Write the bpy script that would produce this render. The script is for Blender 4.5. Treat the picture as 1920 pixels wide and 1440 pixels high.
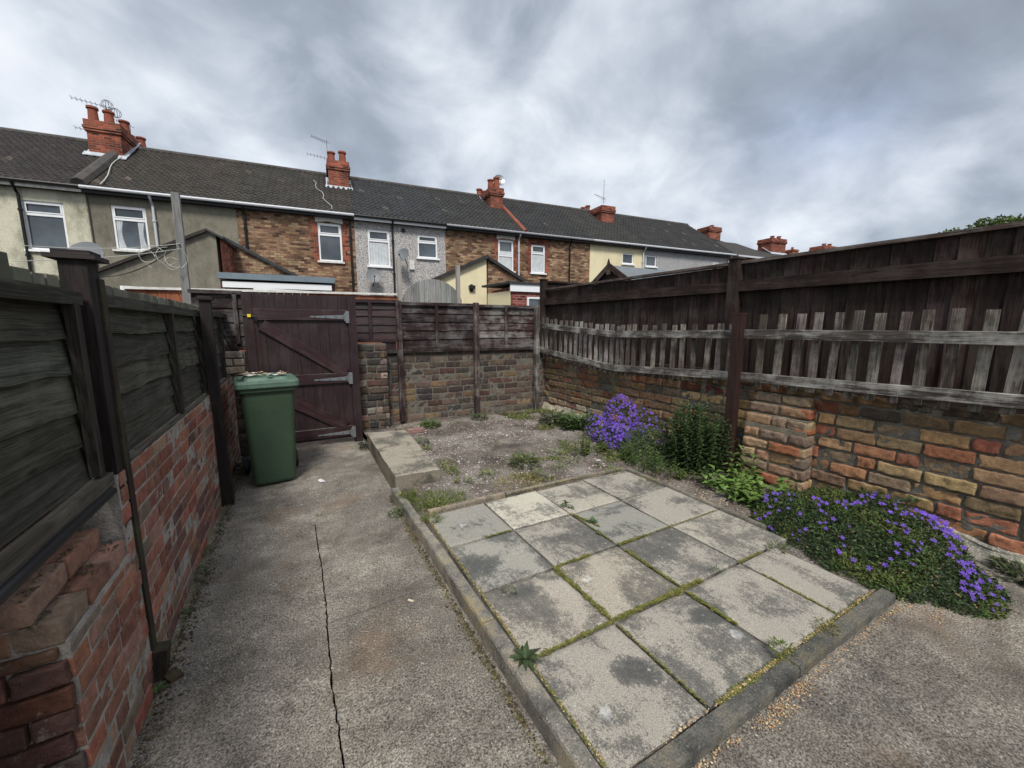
import bpy, math, random
from mathutils import Vector, Matrix, noise as mn
R = math.radians
random.seed(7)
S = bpy.context.scene
for o in list(bpy.data.objects): bpy.data.objects.remove(o)

# ------------------------------------------------------------------ camera
F = 745.0; PITCH = R(8.25); YAW = R(28.9); H = 1.55
cd = bpy.data.cameras.new('camera'); cam = bpy.data.objects.new('camera', cd); S.collection.objects.link(cam)
cam.location = (0, 0, H); cam.rotation_euler = (R(90) - PITCH, 0, -YAW)
cd.sensor_width = 36; cd.lens = 36 * F / 1920; cd.clip_start = .05; cd.clip_end = 2000
S.camera = cam
# ------------------------------------------------------------------ sky and sun
SUN_EL, SUN_AZ = R(52), R(-158)          # azimuth measured from +Y towards +X
W = bpy.data.worlds.new('World'); S.world = W; W.use_nodes = True
def wnodes():
    nt = W.node_tree; nt.nodes.clear(); N = nt.nodes.new; L = nt.links.new
    def n(t, **k):
        x = N(t)
        for a, b in k.items(): setattr(x, a, b)
        return x
    out = n('ShaderNodeOutputWorld'); bg = n('ShaderNodeBackground'); bg.inputs[1].default_value = .1
    sky = n('ShaderNodeTexSky', sky_type='NISHITA', sun_disc=False); sky.sun_elevation = SUN_EL; sky.sun_rotation = SUN_AZ
    tc = n('ShaderNodeTexCoord'); sep = n('ShaderNodeSeparateXYZ'); L(tc.outputs['Generated'], sep.inputs[0])
    def mth(op, a, b=None, c=None):
        m = n('ShaderNodeMath', operation=op)
        for i, v in enumerate((a, b, c)):
            if v is None: continue
            if hasattr(v, 'default_value'): L(v, m.inputs[i])
            else: m.inputs[i].default_value = v
        return m.outputs[0]
    z = mth('MAXIMUM', sep.outputs[2], 0.0); zz = mth('ADD', z, .5)
    cx = mth('DIVIDE', sep.outputs[0], zz); cy = mth('DIVIDE', sep.outputs[1], zz)
    cmb = n('ShaderNodeCombineXYZ'); L(cx, cmb.inputs[0]); L(cy, cmb.inputs[1])
    def noise(scale, det, rough, off, dist=0.):
        a = n('ShaderNodeVectorMath', operation='ADD'); L(cmb.outputs[0], a.inputs[0]); a.inputs[1].default_value = off
        t = n('ShaderNodeTexNoise'); t.inputs['Scale'].default_value = scale; t.inputs['Detail'].default_value = det
        t.inputs['Roughness'].default_value = rough; t.inputs['Distortion'].default_value = dist; L(a.outputs[0], t.inputs['Vector'])
        return t.outputs['Fac']
    n1 = noise(1.9, 3, .5, (3.1, 7.4, 0), .2); n2 = noise(4.2, 7, .55, (9.2, 1.7, 0), .3)
    v = mth('MULTIPLY_ADD', mth('SUBTRACT', n1, .5), 1.3, .52)
    v = mth('MULTIPLY_ADD', mth('SUBTRACT', n2, .5), 1.25, v)
    def lobe(px, py, amp, sharp):      # a bank of brighter or darker cloud in one direction of the sky
        d = pixdir(px, py)
        vm = n('ShaderNodeVectorMath', operation='DOT_PRODUCT'); nv = n('ShaderNodeVectorMath', operation='NORMALIZE')
        L(tc.outputs['Generated'], nv.inputs[0]); L(nv.outputs[0], vm.inputs[0]); vm.inputs[1].default_value = d
        p = mth('POWER', mth('MAXIMUM', vm.outputs['Value'], 0.0), sharp)
        return mth('MULTIPLY', p, amp)
    for a in LOBES: v = mth('ADD', v, lobe(*a))
    cr = n('ShaderNodeValToRGB'); L(v, cr.inputs[0]); e = cr.color_ramp.elements
    e[0].position = 0.; e[0].color = (1.9, 2.15, 2.55, 1); e[1].position = 1.; e[1].color = (6.8, 6.85, 7.1, 1)
    for p, c in ((.25, (2.55, 2.9, 3.4, 1)), (.5, (3.9, 4.25, 4.8, 1)), (.75, (5.5, 5.85, 6.3, 1))):
        x = e.new(p); x.color = c
    bl = mth('MULTIPLY', mth('ADD', lobe(1480, 255, .3, 320), lobe(1640, 225, .32, 380)), mth('MULTIPLY', n2, 1.3)); mb = n('ShaderNodeMix', data_type='RGBA'); L(bl, mb.inputs[0]); L(cr.outputs[0], mb.inputs[6]); mb.inputs[7].default_value = (2.6, 3.4, 5.6, 1); cr = mb
    mx = n('ShaderNodeMix', data_type='RGBA'); mx.inputs[0].default_value = .93
    L(sky.outputs[0], mx.inputs[6]); L(cr.outputs[2], mx.inputs[7])
    L(mx.outputs[2], bg.inputs[0]); L(bg.outputs[0], out.inputs[0])
def pixdir(px, py):
    f = Vector((math.sin(YAW) * math.cos(PITCH), math.cos(YAW) * math.cos(PITCH), -math.sin(PITCH)))
    r = Vector((math.cos(YAW), -math.sin(YAW), 0)); u = r.cross(f)
    return (f + r * ((px - 960) / F) + u * ((720 - py) / F)).normalized()
LOBES = [(20, 190, .2, 60), (130, 110, .25, 90), (330, 120, -.25, 60), (500, 40, -.34, 40), (700, 100, -.3, 60), (650, 235, -.08, 120), (440, 240, .18, 110), (570, 305, .2, 120), (800, 205, .1, 140),
         (870, 195, .14, 200), (1000, 195, .14, 200), (1100, 25, .05, 70), (930, 60, -.16, 60), (1240, 240, .12, 90), (1400, 90, -.22, 60), (1460, 230, -.16, 110), (1620, 235, -.15, 120), (1820, 120, -.26, 60),
         (1700, 310, .16, 90), (1520, 330, .18, 110), (1340, 350, .12, 110), (1800, 400, -.12, 90), (1900, 260, .1, 110), (-200, -2600, .3, 3)]
wnodes()
sd = bpy.data.lights.new('sun', 'SUN'); sun = bpy.data.objects.new('sun', sd); S.collection.objects.link(sun)
sd.energy = 2.4; sd.angle = R(14); sd.color = (1, .96, .9)
sun.rotation_euler = Vector((-math.sin(SUN_AZ) * math.cos(SUN_EL), -math.cos(SUN_AZ) * math.cos(SUN_EL), -math.sin(SUN_EL))).to_track_quat('-Z', 'Y').to_euler()
S.view_settings.view_transform = 'Standard'; S.view_settings.look = 'None'; S.view_settings.exposure = 0.62; S.view_settings.gamma = 1

# ------------------------------------------------------------------ pixel -> place helpers
def G(px, py, z=0.):
    d = pixdir(px, py); t = (z - H) / d.z; return (d.x * t, d.y * t)
def PY(px, py, y):                       # x, z on the plane Y = y
    d = pixdir(px, py); t = y / d.y; return (d.x * t, H + d.z * t)
def PX(px, py, x):                       # y, z on the plane X = x
    d = pixdir(px, py); t = x / d.x; return (d.y * t, H + d.z * t)
RP = Vector((-6, 16.5)); RA = R(-5)
RU = Vector((math.cos(RA), math.sin(RA))); RN = Vector((-math.sin(RA), math.cos(RA)))
def HP(px, py, d=0.):                    # s, z on the plane of the terrace, d metres behind its wall
    r = pixdir(px, py); k = RP + RN * d; t = (RN.dot(k)) / (RN.x * r.x + RN.y * r.y)
    p = Vector((r.x * t, r.y * t)) - RP; return (p.dot(RU), H + r.z * t)
def RW(s, d, z): p = RP + RU * s + RN * d; return Vector((p.x, p.y, z))

# ------------------------------------------------------------------ mesh builder
WORLD = {}
class MB:
    def __init__(s): s.v = []; s.f = []; s.uv = []; s.c = []
    def face(s, pts, col=(1, 1, 1), uv=None):
        b = len(s.v); s.v += [tuple(p) for p in pts]; s.f.append(tuple(range(b, b + len(pts))))
        s.uv.append(uv if uv else autouv(pts)); s.c.append(col)
    def box(s, c, size, rot=None, col=(1, 1, 1), jit=0., taper=1.):
        c = Vector(c); h = Vector(size) / 2; L = max(range(3), key=lambda i: size[i]); o = (random.uniform(0, 50), random.uniform(0, 50))
        P = []
        for sx in (-1, 1):
            for sy in (-1, 1):
                for sz in (-1, 1):
                    k = taper if sz > 0 else 1
                    p = Vector((sx * h.x * k, sy * h.y * k, sz * h.z))
                    if jit: p += Vector([random.uniform(-jit, jit) for _ in range(3)])
                    P.append(p)
        Q = [c + (rot @ p if rot else p) for p in P]
        for q in ((0, 1, 3, 2), (4, 6, 7, 5), (0, 4, 5, 1), (2, 3, 7, 6), (0, 2, 6, 4), (1, 5, 7, 3)):
            nx = [i for i in range(3) if len({round(P[k][i], 3) for k in q}) > 1 or abs(max(P[k][i] for k in q) - min(P[k][i] for k in q)) > h[i]]
            oth = [i for i in nx if i != L][:1] or [L]
            ax = (L if L in nx else nx[0]); ot = [i for i in nx if i != ax][0] if len(nx) > 1 else oth[0]
            b = len(s.v); s.v += [tuple(Q[k]) for k in q]; s.f.append((b, b + 1, b + 2, b + 3))
            s.uv.append([(P[k][ax] + o[0], P[k][ot] + o[1]) for k in q]); s.c.append(col)
    def bar(s, a, b, w, h, up=(0, 0, 1), col=(1, 1, 1), jit=0.):      # box along a-b, w sideways, h along up
        a = Vector(a); b = Vector(b); d = b - a; l = d.length; d.normalize(); up = Vector(up)
        sd_ = d.cross(up).normalized(); u2 = sd_.cross(d)
        s.box((a + b) / 2, (l, w, h), Matrix((d, sd_, u2)).transposed(), col, jit)
    def prism(s, poly, ext, col=(1, 1, 1)):      # poly: list of Vector, extruded by vector ext
        ext = Vector(ext); a = [Vector(p) for p in poly]; b = [p + ext for p in a]
        s.face(a, col); s.face(b[::-1], col)
        for i in range(len(a)):
            j = (i + 1) % len(a); s.face([a[j], a[i], b[i], b[j]], col)
    def tube(s, pts, r, n=8, col=(1, 1, 1), cap=True):
        pts = [Vector(p) for p in pts]; rr = r if isinstance(r, (list, tuple)) else [r] * len(pts); base = len(s.v)
        for i, p in enumerate(pts):
            d = (pts[min(i + 1, len(pts) - 1)] - pts[max(i - 1, 0)]).normalized()
            x = d.cross(Vector((0, 0, 1)) if abs(d.z) < .9 else Vector((1, 0, 0))).normalized(); y = d.cross(x)
            for k in range(n):
                a = 2 * math.pi * k / n; s.v.append(tuple(p + x * rr[i] * math.cos(a) + y * rr[i] * math.sin(a)))
        for i in range(len(pts) - 1):
            for k in range(n):
                k2 = (k + 1) % n; q = (base + i * n + k, base + i * n + k2, base + (i + 1) * n + k2, base + (i + 1) * n + k)
                s.f.append(q); s.uv.append([(i * .2, k * .05), (i * .2, k * .05 + .05), (i * .2 + .2, k * .05 + .05), (i * .2 + .2, k * .05)]); s.c.append(col)
        if cap:
            for e in (0, len(pts) - 1):
                q = [base + e * n + k for k in range(n)]; q = q[::-1] if e == 0 else q
                s.f.append(tuple(q)); s.uv.append([(0, 0)] * n); s.c.append(col)
    def grid(s, fn, nu, nv, col=(1, 1, 1)):      # fn(u,v)->Vector, shared verts
        b = len(s.v); st = []
        for j in range(nv + 1):
            for i in range(nu + 1): p = fn(i / nu, j / nv); s.v.append(tuple(p))
        for j in range(nv):
            for i in range(nu):
                a = b + j * (nu + 1) + i; q = (a, a + 1, a + nu + 2, a + nu + 1); s.f.append(q)
                s.uv.append(autouv([s.v[k] for k in q])); s.c.append(col(i / nu, j / nv) if callable(col) else col)
    def leaf(s, p, d, nrm, l, w, col, bend=.25):
        p = Vector(p); d = Vector(d).normalized(); sd_ = d.cross(Vector(nrm)).normalized(); n = sd_.cross(d)
        m = p + d * l * .45 + n * 0; t = p + d * l - n * l * bend
        a = m + sd_ * w * .5 + n * w * .15; c = m - sd_ * w * .5 + n * w * .15
        b = len(s.v); s.v += [tuple(p), tuple(a), tuple(t), tuple(c), tuple(m)]
        s.f += [(b, b + 4, b + 1), (b + 4, b + 2, b + 1), (b, b + 3, b + 4), (b + 4, b + 3, b + 2)]
        s.uv += [[(0, 0)] * 3] * 4; s.c += [col] * 4
    def build(s, name, mat, parent=None, loc=None, smooth=False, bevel=0., **tags):
        me = bpy.data.meshes.new(name)
        off = WORLD[parent.name] if parent else Vector(loc if loc else (0, 0, 0))
        me.from_pydata([(v[0] - off[0], v[1] - off[1], v[2] - off[2]) for v in s.v], [], s.f)
        me.uv_layers.new(name='UVMap'); me.color_attributes.new('col', 'FLOAT_COLOR', 'CORNER')
        uu = []; cc = []
        for q, c in zip(s.uv, s.c):
            for t in q: uu += [t[0], t[1]]; cc += [c[0], c[1], c[2], 1]
        me.uv_layers['UVMap'].data.foreach_set('uv', uu); me.color_attributes['col'].data.foreach_set('color', cc)
        if smooth: me.polygons.foreach_set('use_smooth', [True] * len(me.polygons))
        me.materials.append(mat); me.update()
        o = bpy.data.objects.new(name, me); S.collection.objects.link(o)
        if parent: o.parent = parent
        else: o.location = off
        WORLD[o.name] = off.copy() if hasattr(off, 'copy') else Vector(off)
        if bevel:
            m = o.modifiers.new('bevel', 'BEVEL'); m.width = bevel; m.segments = 1; m.limit_method = 'ANGLE'
        for k, v in tags.items(): o[k] = v
        return o
def autouv(pts):
    a = Vector(pts[0]); n = (Vector(pts[1]) - a).cross(Vector(pts[2]) - a)
    if n.length < 1e-9: return [(0, 0)] * len(pts)
    n.normalize()
    if abs(n.z) > .8: return [(p[0], p[1]) for p in pts]
    h = Vector((-n.y, n.x, 0)).normalized()
    return [(p[0] * h.x + p[1] * h.y, p[2]) for p in pts]
def thing(name, label, cat, loc, group=None):
    o = bpy.data.objects.new(name, None); S.collection.objects.link(o); o.location = loc; o.empty_display_size = .1
    WORLD[o.name] = Vector(loc); o['label'] = label; o['category'] = cat
    if group: o['group'] = group
    return o
def tg(label, cat, group=None):
    d = dict(label=label, category=cat)
    if group: d['group'] = group
    return d
def rv(a, b): return random.uniform(a, b)
def tint(c, j=.15, h=.05):
    k = 1 + rv(-j, j); return tuple(max(0, x * k * (1 + rv(-h, h))) for x in c)

# ------------------------------------------------------------------ materials
class NT:
    def __init__(s, name):
        s.m = bpy.data.materials.new(name); s.m.use_nodes = True; s.t = s.m.node_tree; s.b = s.t.nodes['Principled BSDF']
    def n(s, t, **k):
        x = s.t.nodes.new(t)
        for a, b in k.items(): setattr(x, a, b)
        return x
    def L(s, a, b): s.t.links.new(a, b)
    def setin(s, sock, v):
        if hasattr(v, 'is_linked') or hasattr(v, 'links'): s.L(v, sock)
        else: sock.default_value = v
    def math(s, op, a, b=0., c=None, clamp=False):
        m = s.n('ShaderNodeMath', operation=op, use_clamp=clamp); s.setin(m.inputs[0], a); s.setin(m.inputs[1], b)
        if c is not None: s.setin(m.inputs[2], c)
        return m.outputs[0]
    def pos(s): return s.n('ShaderNodeNewGeometry').outputs['Position']
    def uv(s): return s.n('ShaderNodeUVMap').outputs[0]
    def attr(s): return s.n('ShaderNodeVertexColor', layer_name='col').outputs[0]
    def mapv(s, v, sc, loc=(0, 0, 0), rot=(0, 0, 0)):
        m = s.n('ShaderNodeMapping'); s.L(v, m.inputs[0]); m.inputs['Scale'].default_value = sc; m.inputs['Location'].default_value = loc; m.inputs['Rotation'].default_value = rot; return m.outputs[0]
    def noise(s, v, scale, det=4, rough=.6, dist=0., col=False):
        t = s.n('ShaderNodeTexNoise'); s.L(v, t.inputs['Vector']); t.inputs['Scale'].default_value = scale; t.inputs['Detail'].default_value = det
        t.inputs['Roughness'].default_value = rough; t.inputs['Distortion'].default_value = dist; return t.outputs['Color' if col else 'Fac']
    def vor(s, v, scale, feat='F1', out='Distance'):
        t = s.n('ShaderNodeTexVoronoi', feature=feat); s.L(v, t.inputs['Vector']); t.inputs['Scale'].default_value = scale; return t.outputs[out]
    def ramp(s, f, *st):
        r = s.n('ShaderNodeValToRGB'); s.L(f, r.inputs[0]); e = r.color_ramp.elements
        while len(e) < len(st): e.new(.5)
        for x, (p, c) in zip(e, st): x.position = p; x.color = (*c, 1) if isinstance(c, tuple) else (c, c, c, 1)
        return r.outputs[0]
    def mix(s, f, a, b, mode='MIX'):
        m = s.n('ShaderNodeMix', data_type='RGBA', blend_type=mode); s.setin(m.inputs[0], f)
        for i, v in ((6, a), (7, b)):
            if isinstance(v, tuple): m.inputs[i].default_value = (*v, 1)
            elif isinstance(v, (int, float)): m.inputs[i].default_value = (v, v, v, 1)
            else: s.L(v, m.inputs[i])
        return m.outputs[2]
    def bump(s, h, st=.5, dist=.01):
        b = s.n('ShaderNodeBump'); b.inputs['Strength'].default_value = st; b.inputs['Distance'].default_value = dist; s.L(h, b.inputs['Height']); s.L(b.outputs[0], s.b.inputs['Normal'])
    def done(s, col, rough=.85, spec=.3, **k):
        s.setin(s.b.inputs['Base Color'], (*col, 1) if isinstance(col, tuple) else col); s.setin(s.b.inputs['Roughness'], rough)
        s.b.inputs['Specular IOR Level'].default_value = spec
        for a, b in k.items(): s.b.inputs[a].default_value = b
        return s.m
MT = {}
def simple(name, c, rough=.8, var=.25, sc=8., spec=.3, bump=.15, bs=60., metal=0.):
    t = NT(name); p = t.pos(); f = t.noise(p, sc, 5); g = t.noise(p, sc * 9, 3)
    f = t.math('ADD', t.math('MULTIPLY', f, .65), t.math('MULTIPLY', g, .35))
    col = t.mix(1., t.ramp(f, (.3, tuple(x * (1 - var) for x in c)), (.7, tuple(min(1, x * (1 + var)) for x in c))), t.attr(), 'MULTIPLY')
    if bump: t.bump(t.noise(p, bs, 4), bump, .01)
    return t.done(col, rough, spec, Metallic=metal)
def brickm(name, wear=(.06, .055, .05), wf=.5, light=(.45, .43, .38), lf=.5, bumpst=.7):
    t = NT(name); p = t.pos(); a = t.attr()
    n1 = t.noise(p, 25, 6, .7); n2 = t.noise(p, 4, 4, .6); n3 = t.noise(p, 90, 3, .7)
    c = t.mix(1., a, t.ramp(n1, (.3, .62), (.7, 1.35)), 'MULTIPLY')
    c = t.mix(t.math('MULTIPLY', t.ramp(n2, (.48, 0.), (.62, 1.)), wf), c, t.mix(.5, wear, c))
    n4 = t.noise(t.mapv(p, (1, 1, 1), (5, 3, 1)), 14, 5, .75)
    c = t.mix(t.math('MULTIPLY', t.ramp(n4, (.58, 0.), (.66, 1.)), lf), c, light)
    h = t.math('ADD', t.math('MULTIPLY', n1, 1.), t.math('MULTIPLY', n3, .5)); t.bump(t.math('ADD', h, t.math('MULTIPLY', t.noise(p, 260, 2, .8), .35)), bumpst, .014)
    return t.done(c, .92, .2)
def woodm(name, c1, c2, silver=(.3, .3, .28), sf=.0, across=38., rough=.8, spec=.3, bumpst=.5, moss=0.):
    t = NT(name); u = t.uv(); p = t.pos()
    w = t.noise(t.mapv(u, (1.6, across * .5, 1)), 1.5, 5, .65, .8); fine = t.noise(t.mapv(u, (5, across * 5, 1)), 1., 3, .6)
    g = t.math('ADD', t.math('MULTIPLY', w, .55), t.math('MULTIPLY', fine, .45))
    c = t.ramp(g, (.38, c1), (.62, c2))
    if sf:
        pt = t.noise(p, 3.2, 5, .7); k = t.math('MULTIPLY_ADD', g, .8, t.math('SUBTRACT', pt, .45))
        c = t.mix(t.math('MULTIPLY', t.ramp(k, (.40, 0.), (.62, 1.)), sf), c, silver)
    if moss:
        c = t.mix(t.math('MULTIPLY', t.ramp(t.noise(p, 5, 6, .75), (.45, 0.), (.65, 1.)), moss), c, (.13, .15, .04))
    c = t.mix(1., c, t.attr(), 'MULTIPLY')
    kn = t.vor(t.mapv(u, (1.5, 7, 1)), 1.4); c = t.mix(t.ramp(kn, (.03, .8), (.09, 0.)), c, tuple(x * .4 for x in c1))
    t.bump(g, bumpst, .006)
    return t.done(c, rough, spec)
# concrete path with exposed pebbles
def pathm():
    t = NT('path_concrete'); p = t.pos(); big = t.noise(p, 1.1, 4, .6); mid = t.noise(p, 7, 5, .7); fine = t.noise(p, 130, 3, .8)
    base = t.ramp(t.math('ADD', t.math('MULTIPLY', big, .65), t.math('MULTIPLY', mid, .35)), (.36, (.10, .091, .078)), (.5, (.18, .162, .137)), (.64, (.32, .29, .245)))
    base = t.mix(1., base, t.ramp(fine, (.36, .2), (.64, 1.95)), 'MULTIPLY')
    rust = t.ramp(t.noise(t.mapv(p, (1, 1, 1), (4, 2, 0)), 1.7, 3), (.56, 0.), (.68, .4)); base = t.mix(rust, base, (.19, .12, .07))
    wp = t.n('ShaderNodeVectorMath', operation='ADD'); t.L(p, wp.inputs[0]); ns = t.n('ShaderNodeVectorMath', operation='SCALE'); t.L(t.noise(p, 55, 2, col=True), ns.inputs[0]); ns.inputs['Scale'].default_value = .014; t.L(ns.outputs[0], wp.inputs[1]); q = wp.outputs[0]
    va = t.vor(q, 85, out='Distance'); vc = t.vor(q, 85, out='Color'); sp = t.n('ShaderNodeSeparateColor'); t.L(vc, sp.inputs[0])
    wr = t.ramp(t.noise(p, 2.7, 5, .7), (.38, .15), (.6, 1.)); peb = t.math('MULTIPLY', t.math('MULTIPLY', t.ramp(va, (.25, 1.), (.42, 0.)), t.ramp(sp.outputs[0], (.45, 0.), (.5, 1.))), wr)
    pc = t.ramp(sp.outputs[1], (.0, (.045, .04, .036)), (.3, (.12, .10, .085)), (.5, (.26, .22, .18)), (.8, (.4, .36, .29)), (1., (.58, .55, .48)))
    c = t.mix(t.math('MULTIPLY', peb, t.ramp(mid, (.3, .4), (.6, 1.))), base, pc)
    v2 = t.mapv(q, (1, 1, 1), (3, 8, 0)); vb = t.vor(v2, 42, out='Distance'); vbc = t.vor(v2, 42, out='Color'); sb = t.n('ShaderNodeSeparateColor'); t.L(vbc, sb.inputs[0])
    rad = t.math('MULTIPLY_ADD', sb.outputs[1], .2, .1); pb = t.math('MULTIPLY', t.ramp(t.math('SUBTRACT', rad, vb), (.0, 0.), (.06, 1.)), t.ramp(sb.outputs[2], (.62, 0.), (.66, 1.)))
    c = t.mix(pb, c, t.ramp(sb.outputs[0], (0., (.2, .17, .13)), (.5, (.42, .38, .3)), (1., (.55, .53, .47))))
    dp = t.ramp(t.noise(t.mapv(p, (1, 1, 1), (7, 3, 5)), 3.1, 6, .7), (.5, 0.), (.6, .55)); c = t.mix(dp, c, t.mix(1., c, (.55, .52, .5), 'MULTIPLY')); lt = t.ramp(t.noise(t.mapv(p, (1, 1, 1), (2, 9, 1)), 4.5, 6, .8), (.6, 0.), (.72, .4)); c = t.mix(lt, c, (.36, .34, .3))
    moss = t.ramp(t.noise(p, 2.4, 6, .8), (.62, 0.), (.74, .5)); c = t.mix(moss, c, (.06, .06, .035))
    t.bump(t.math('ADD', t.math('MULTIPLY', va, -.8), t.math('ADD', fine, t.math('MULTIPLY', mid, 1.5))), .75, .008)
    return t.done(c, .88, .3)
def slabm():
    t = NT('slab_concrete'); p = t.pos(); oi = t.n('ShaderNodeObjectInfo').outputs['Random']
    cm = t.n('ShaderNodeCombineXYZ'); t.L(t.math('MULTIPLY', oi, 37.), cm.inputs[2]); va = t.n('ShaderNodeVectorMath', operation='ADD'); t.L(p, va.inputs[0]); t.L(cm.outputs[0], va.inputs[1]); q = va.outputs[0]
    big = t.noise(q, 3.2, 4, .55, .5); gr = t.noise(q, 120, 5, .85); md = t.noise(q, 26, 4, .8)
    st = t.noise(t.mapv(q, (55, 6, 3), rot=(0, 0, .9)), 1., 4, .7)
    k = t.math('ADD', t.math('MULTIPLY', big, .8), t.math('ADD', t.math('MULTIPLY', gr, .62), t.math('ADD', t.math('MULTIPLY', st, .18), t.math('MULTIPLY', md, .42))))
    k = t.math('ADD', k, t.math('MULTIPLY', t.math('SUBTRACT', oi, .5), .10))
    def spot(x, y, rx, ry, amp, k):
        w = t.n('ShaderNodeVectorMath', operation='ADD'); t.L(p, w.inputs[0]); nn = t.n('ShaderNodeVectorMath', operation='SCALE'); t.L(t.noise(p, 7, 4, .7, col=True), nn.inputs[0]); nn.inputs['Scale'].default_value = .14; t.L(nn.outputs[0], w.inputs[1])
        d = t.n('ShaderNodeVectorMath', operation='LENGTH'); t.L(t.mapv(w.outputs[0], (1 / rx, 1 / ry, 0), (-(x + .07) / rx, -(y + .07) / ry, 0)), d.inputs[0]); return t.math('MULTIPLY_ADD', t.ramp(d.outputs['Value'], (.45, 1.), (1.3, 0.)), amp, k)
    for (px, py, rx, ry, amp) in ((1190, 1250, .13, .10, -.3), (1330, 1150, .15, .07, -.26), (985, 1108, .12, .06, -.2), (1600, 1060, .2, .2, -.2), (900, 1060, .2, .16, -.14), (1180, 990, .2, .15, -.18), (1060, 1330, .2, .06, .12), (870, 990, .2, .16, -.1)):
        x, y = G(px, py, .09); k = spot(x, y, rx, ry, amp, k)
    c = t.ramp(k, (.74, (.085, .085, .08)), (.9, (.13, .125, .112)), (1.06, (.21, .195, .168)), (1.28, (.33, .305, .26)))
    li = t.math('MULTIPLY', t.ramp(t.vor(q, 22), (.12, 1.), (.2, 0.)), t.ramp(t.noise(q, 6, 3), (.5, 0.), (.56, .6))); c = t.mix(li, c, (.4, .4, .34))
    c = t.mix(1., c, t.ramp(t.noise(q, 200, 3, .9), (.34, .45), (.66, 1.5)), 'MULTIPLY')
    wh = t.ramp(t.noise(t.mapv(q, (1, 1, 1), (1, 5, 2)), 5, 6, .8), (.66, 0.), (.78, .55)); c = t.mix(wh, c, (.5, .5, .48))
    sc = 0.
    for (px, py) in ((1100, 1083), (1136, 1334), (1380, 1188), (870, 985)):
        x, y = G(px, py, .09); sc = spot(x, y, .035, .03, .55, sc)
    c = t.mix(t.math('MULTIPLY', sc, t.ramp(md, (.35, .3), (.6, 1.))), c, (.62, .63, .62))
    c = t.mix(1., c, t.attr(), 'MULTIPLY')
    t.bump(t.math('ADD', gr, t.math('MULTIPLY', st, .8)), .6, .006)
    return t.done(c, .88, .25)
def kerbm():
    t = NT('kerb_concrete'); p = t.pos(); n1 = t.noise(p, 6, 5, .7); f = t.noise(p, 160, 3, .8)
    c = t.ramp(n1, (.32, (.09, .088, .08)), (.5, (.22, .205, .175)), (.66, (.38, .33, .25)))
    c = t.mix(1., c, t.ramp(f, (.3, .5), (.7, 1.5)), 'MULTIPLY')
    c = t.mix(t.ramp(t.noise(p, 3, 5, .8), (.52, 0.), (.64, .55)), c, (.26, .2, .08))
    v = t.vor(p, 85); vc = t.vor(p, 85, out='Color'); sp = t.n('ShaderNodeSeparateColor'); t.L(vc, sp.inputs[0])
    c = t.mix(t.math('MULTIPLY', t.ramp(v, (.2, 1.), (.34, 0.)), t.ramp(sp.outputs[0], (.66, 0.), (.72, .9))), c, (.42, .39, .32))
    c = t.mix(1., c, t.attr(), 'MULTIPLY'); t.bump(t.math('ADD', f, t.math('MULTIPLY', v, -.6)), .8, .008)
    return t.done(c, .9, .25)
def soilm():
    t = NT('soil_gravel'); p = t.pos(); n1 = t.noise(p, 2.2, 5, .65); v = t.vor(p, 60); vc = t.vor(p, 60, out='Color'); f = t.noise(p, 90, 4, .8)
    sp = t.n('ShaderNodeSeparateColor'); t.L(vc, sp.inputs[0])
    c = t.ramp(n1, (.35, (.085, .068, .058)), (.5, (.17, .145, .125)), (.66, (.32, .29, .265)))
    c = t.mix(t.math('MULTIPLY', t.ramp(v, (.3, 1.), (.5, 0.)), t.ramp(n1, (.38, .3), (.58, 1.))), c, t.ramp(sp.outputs[0], (0., (.12, .1, .085)), (.5, (.27, .24, .21)), (1., (.45, .42, .38))))
    c = t.mix(1., c, t.ramp(f, (.3, .5), (.7, 1.5)), 'MULTIPLY')
    t.bump(t.math('ADD', t.math('MULTIPLY', v, -1.), f), 1., .015)
    return t.done(c, .95, .15)
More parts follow.
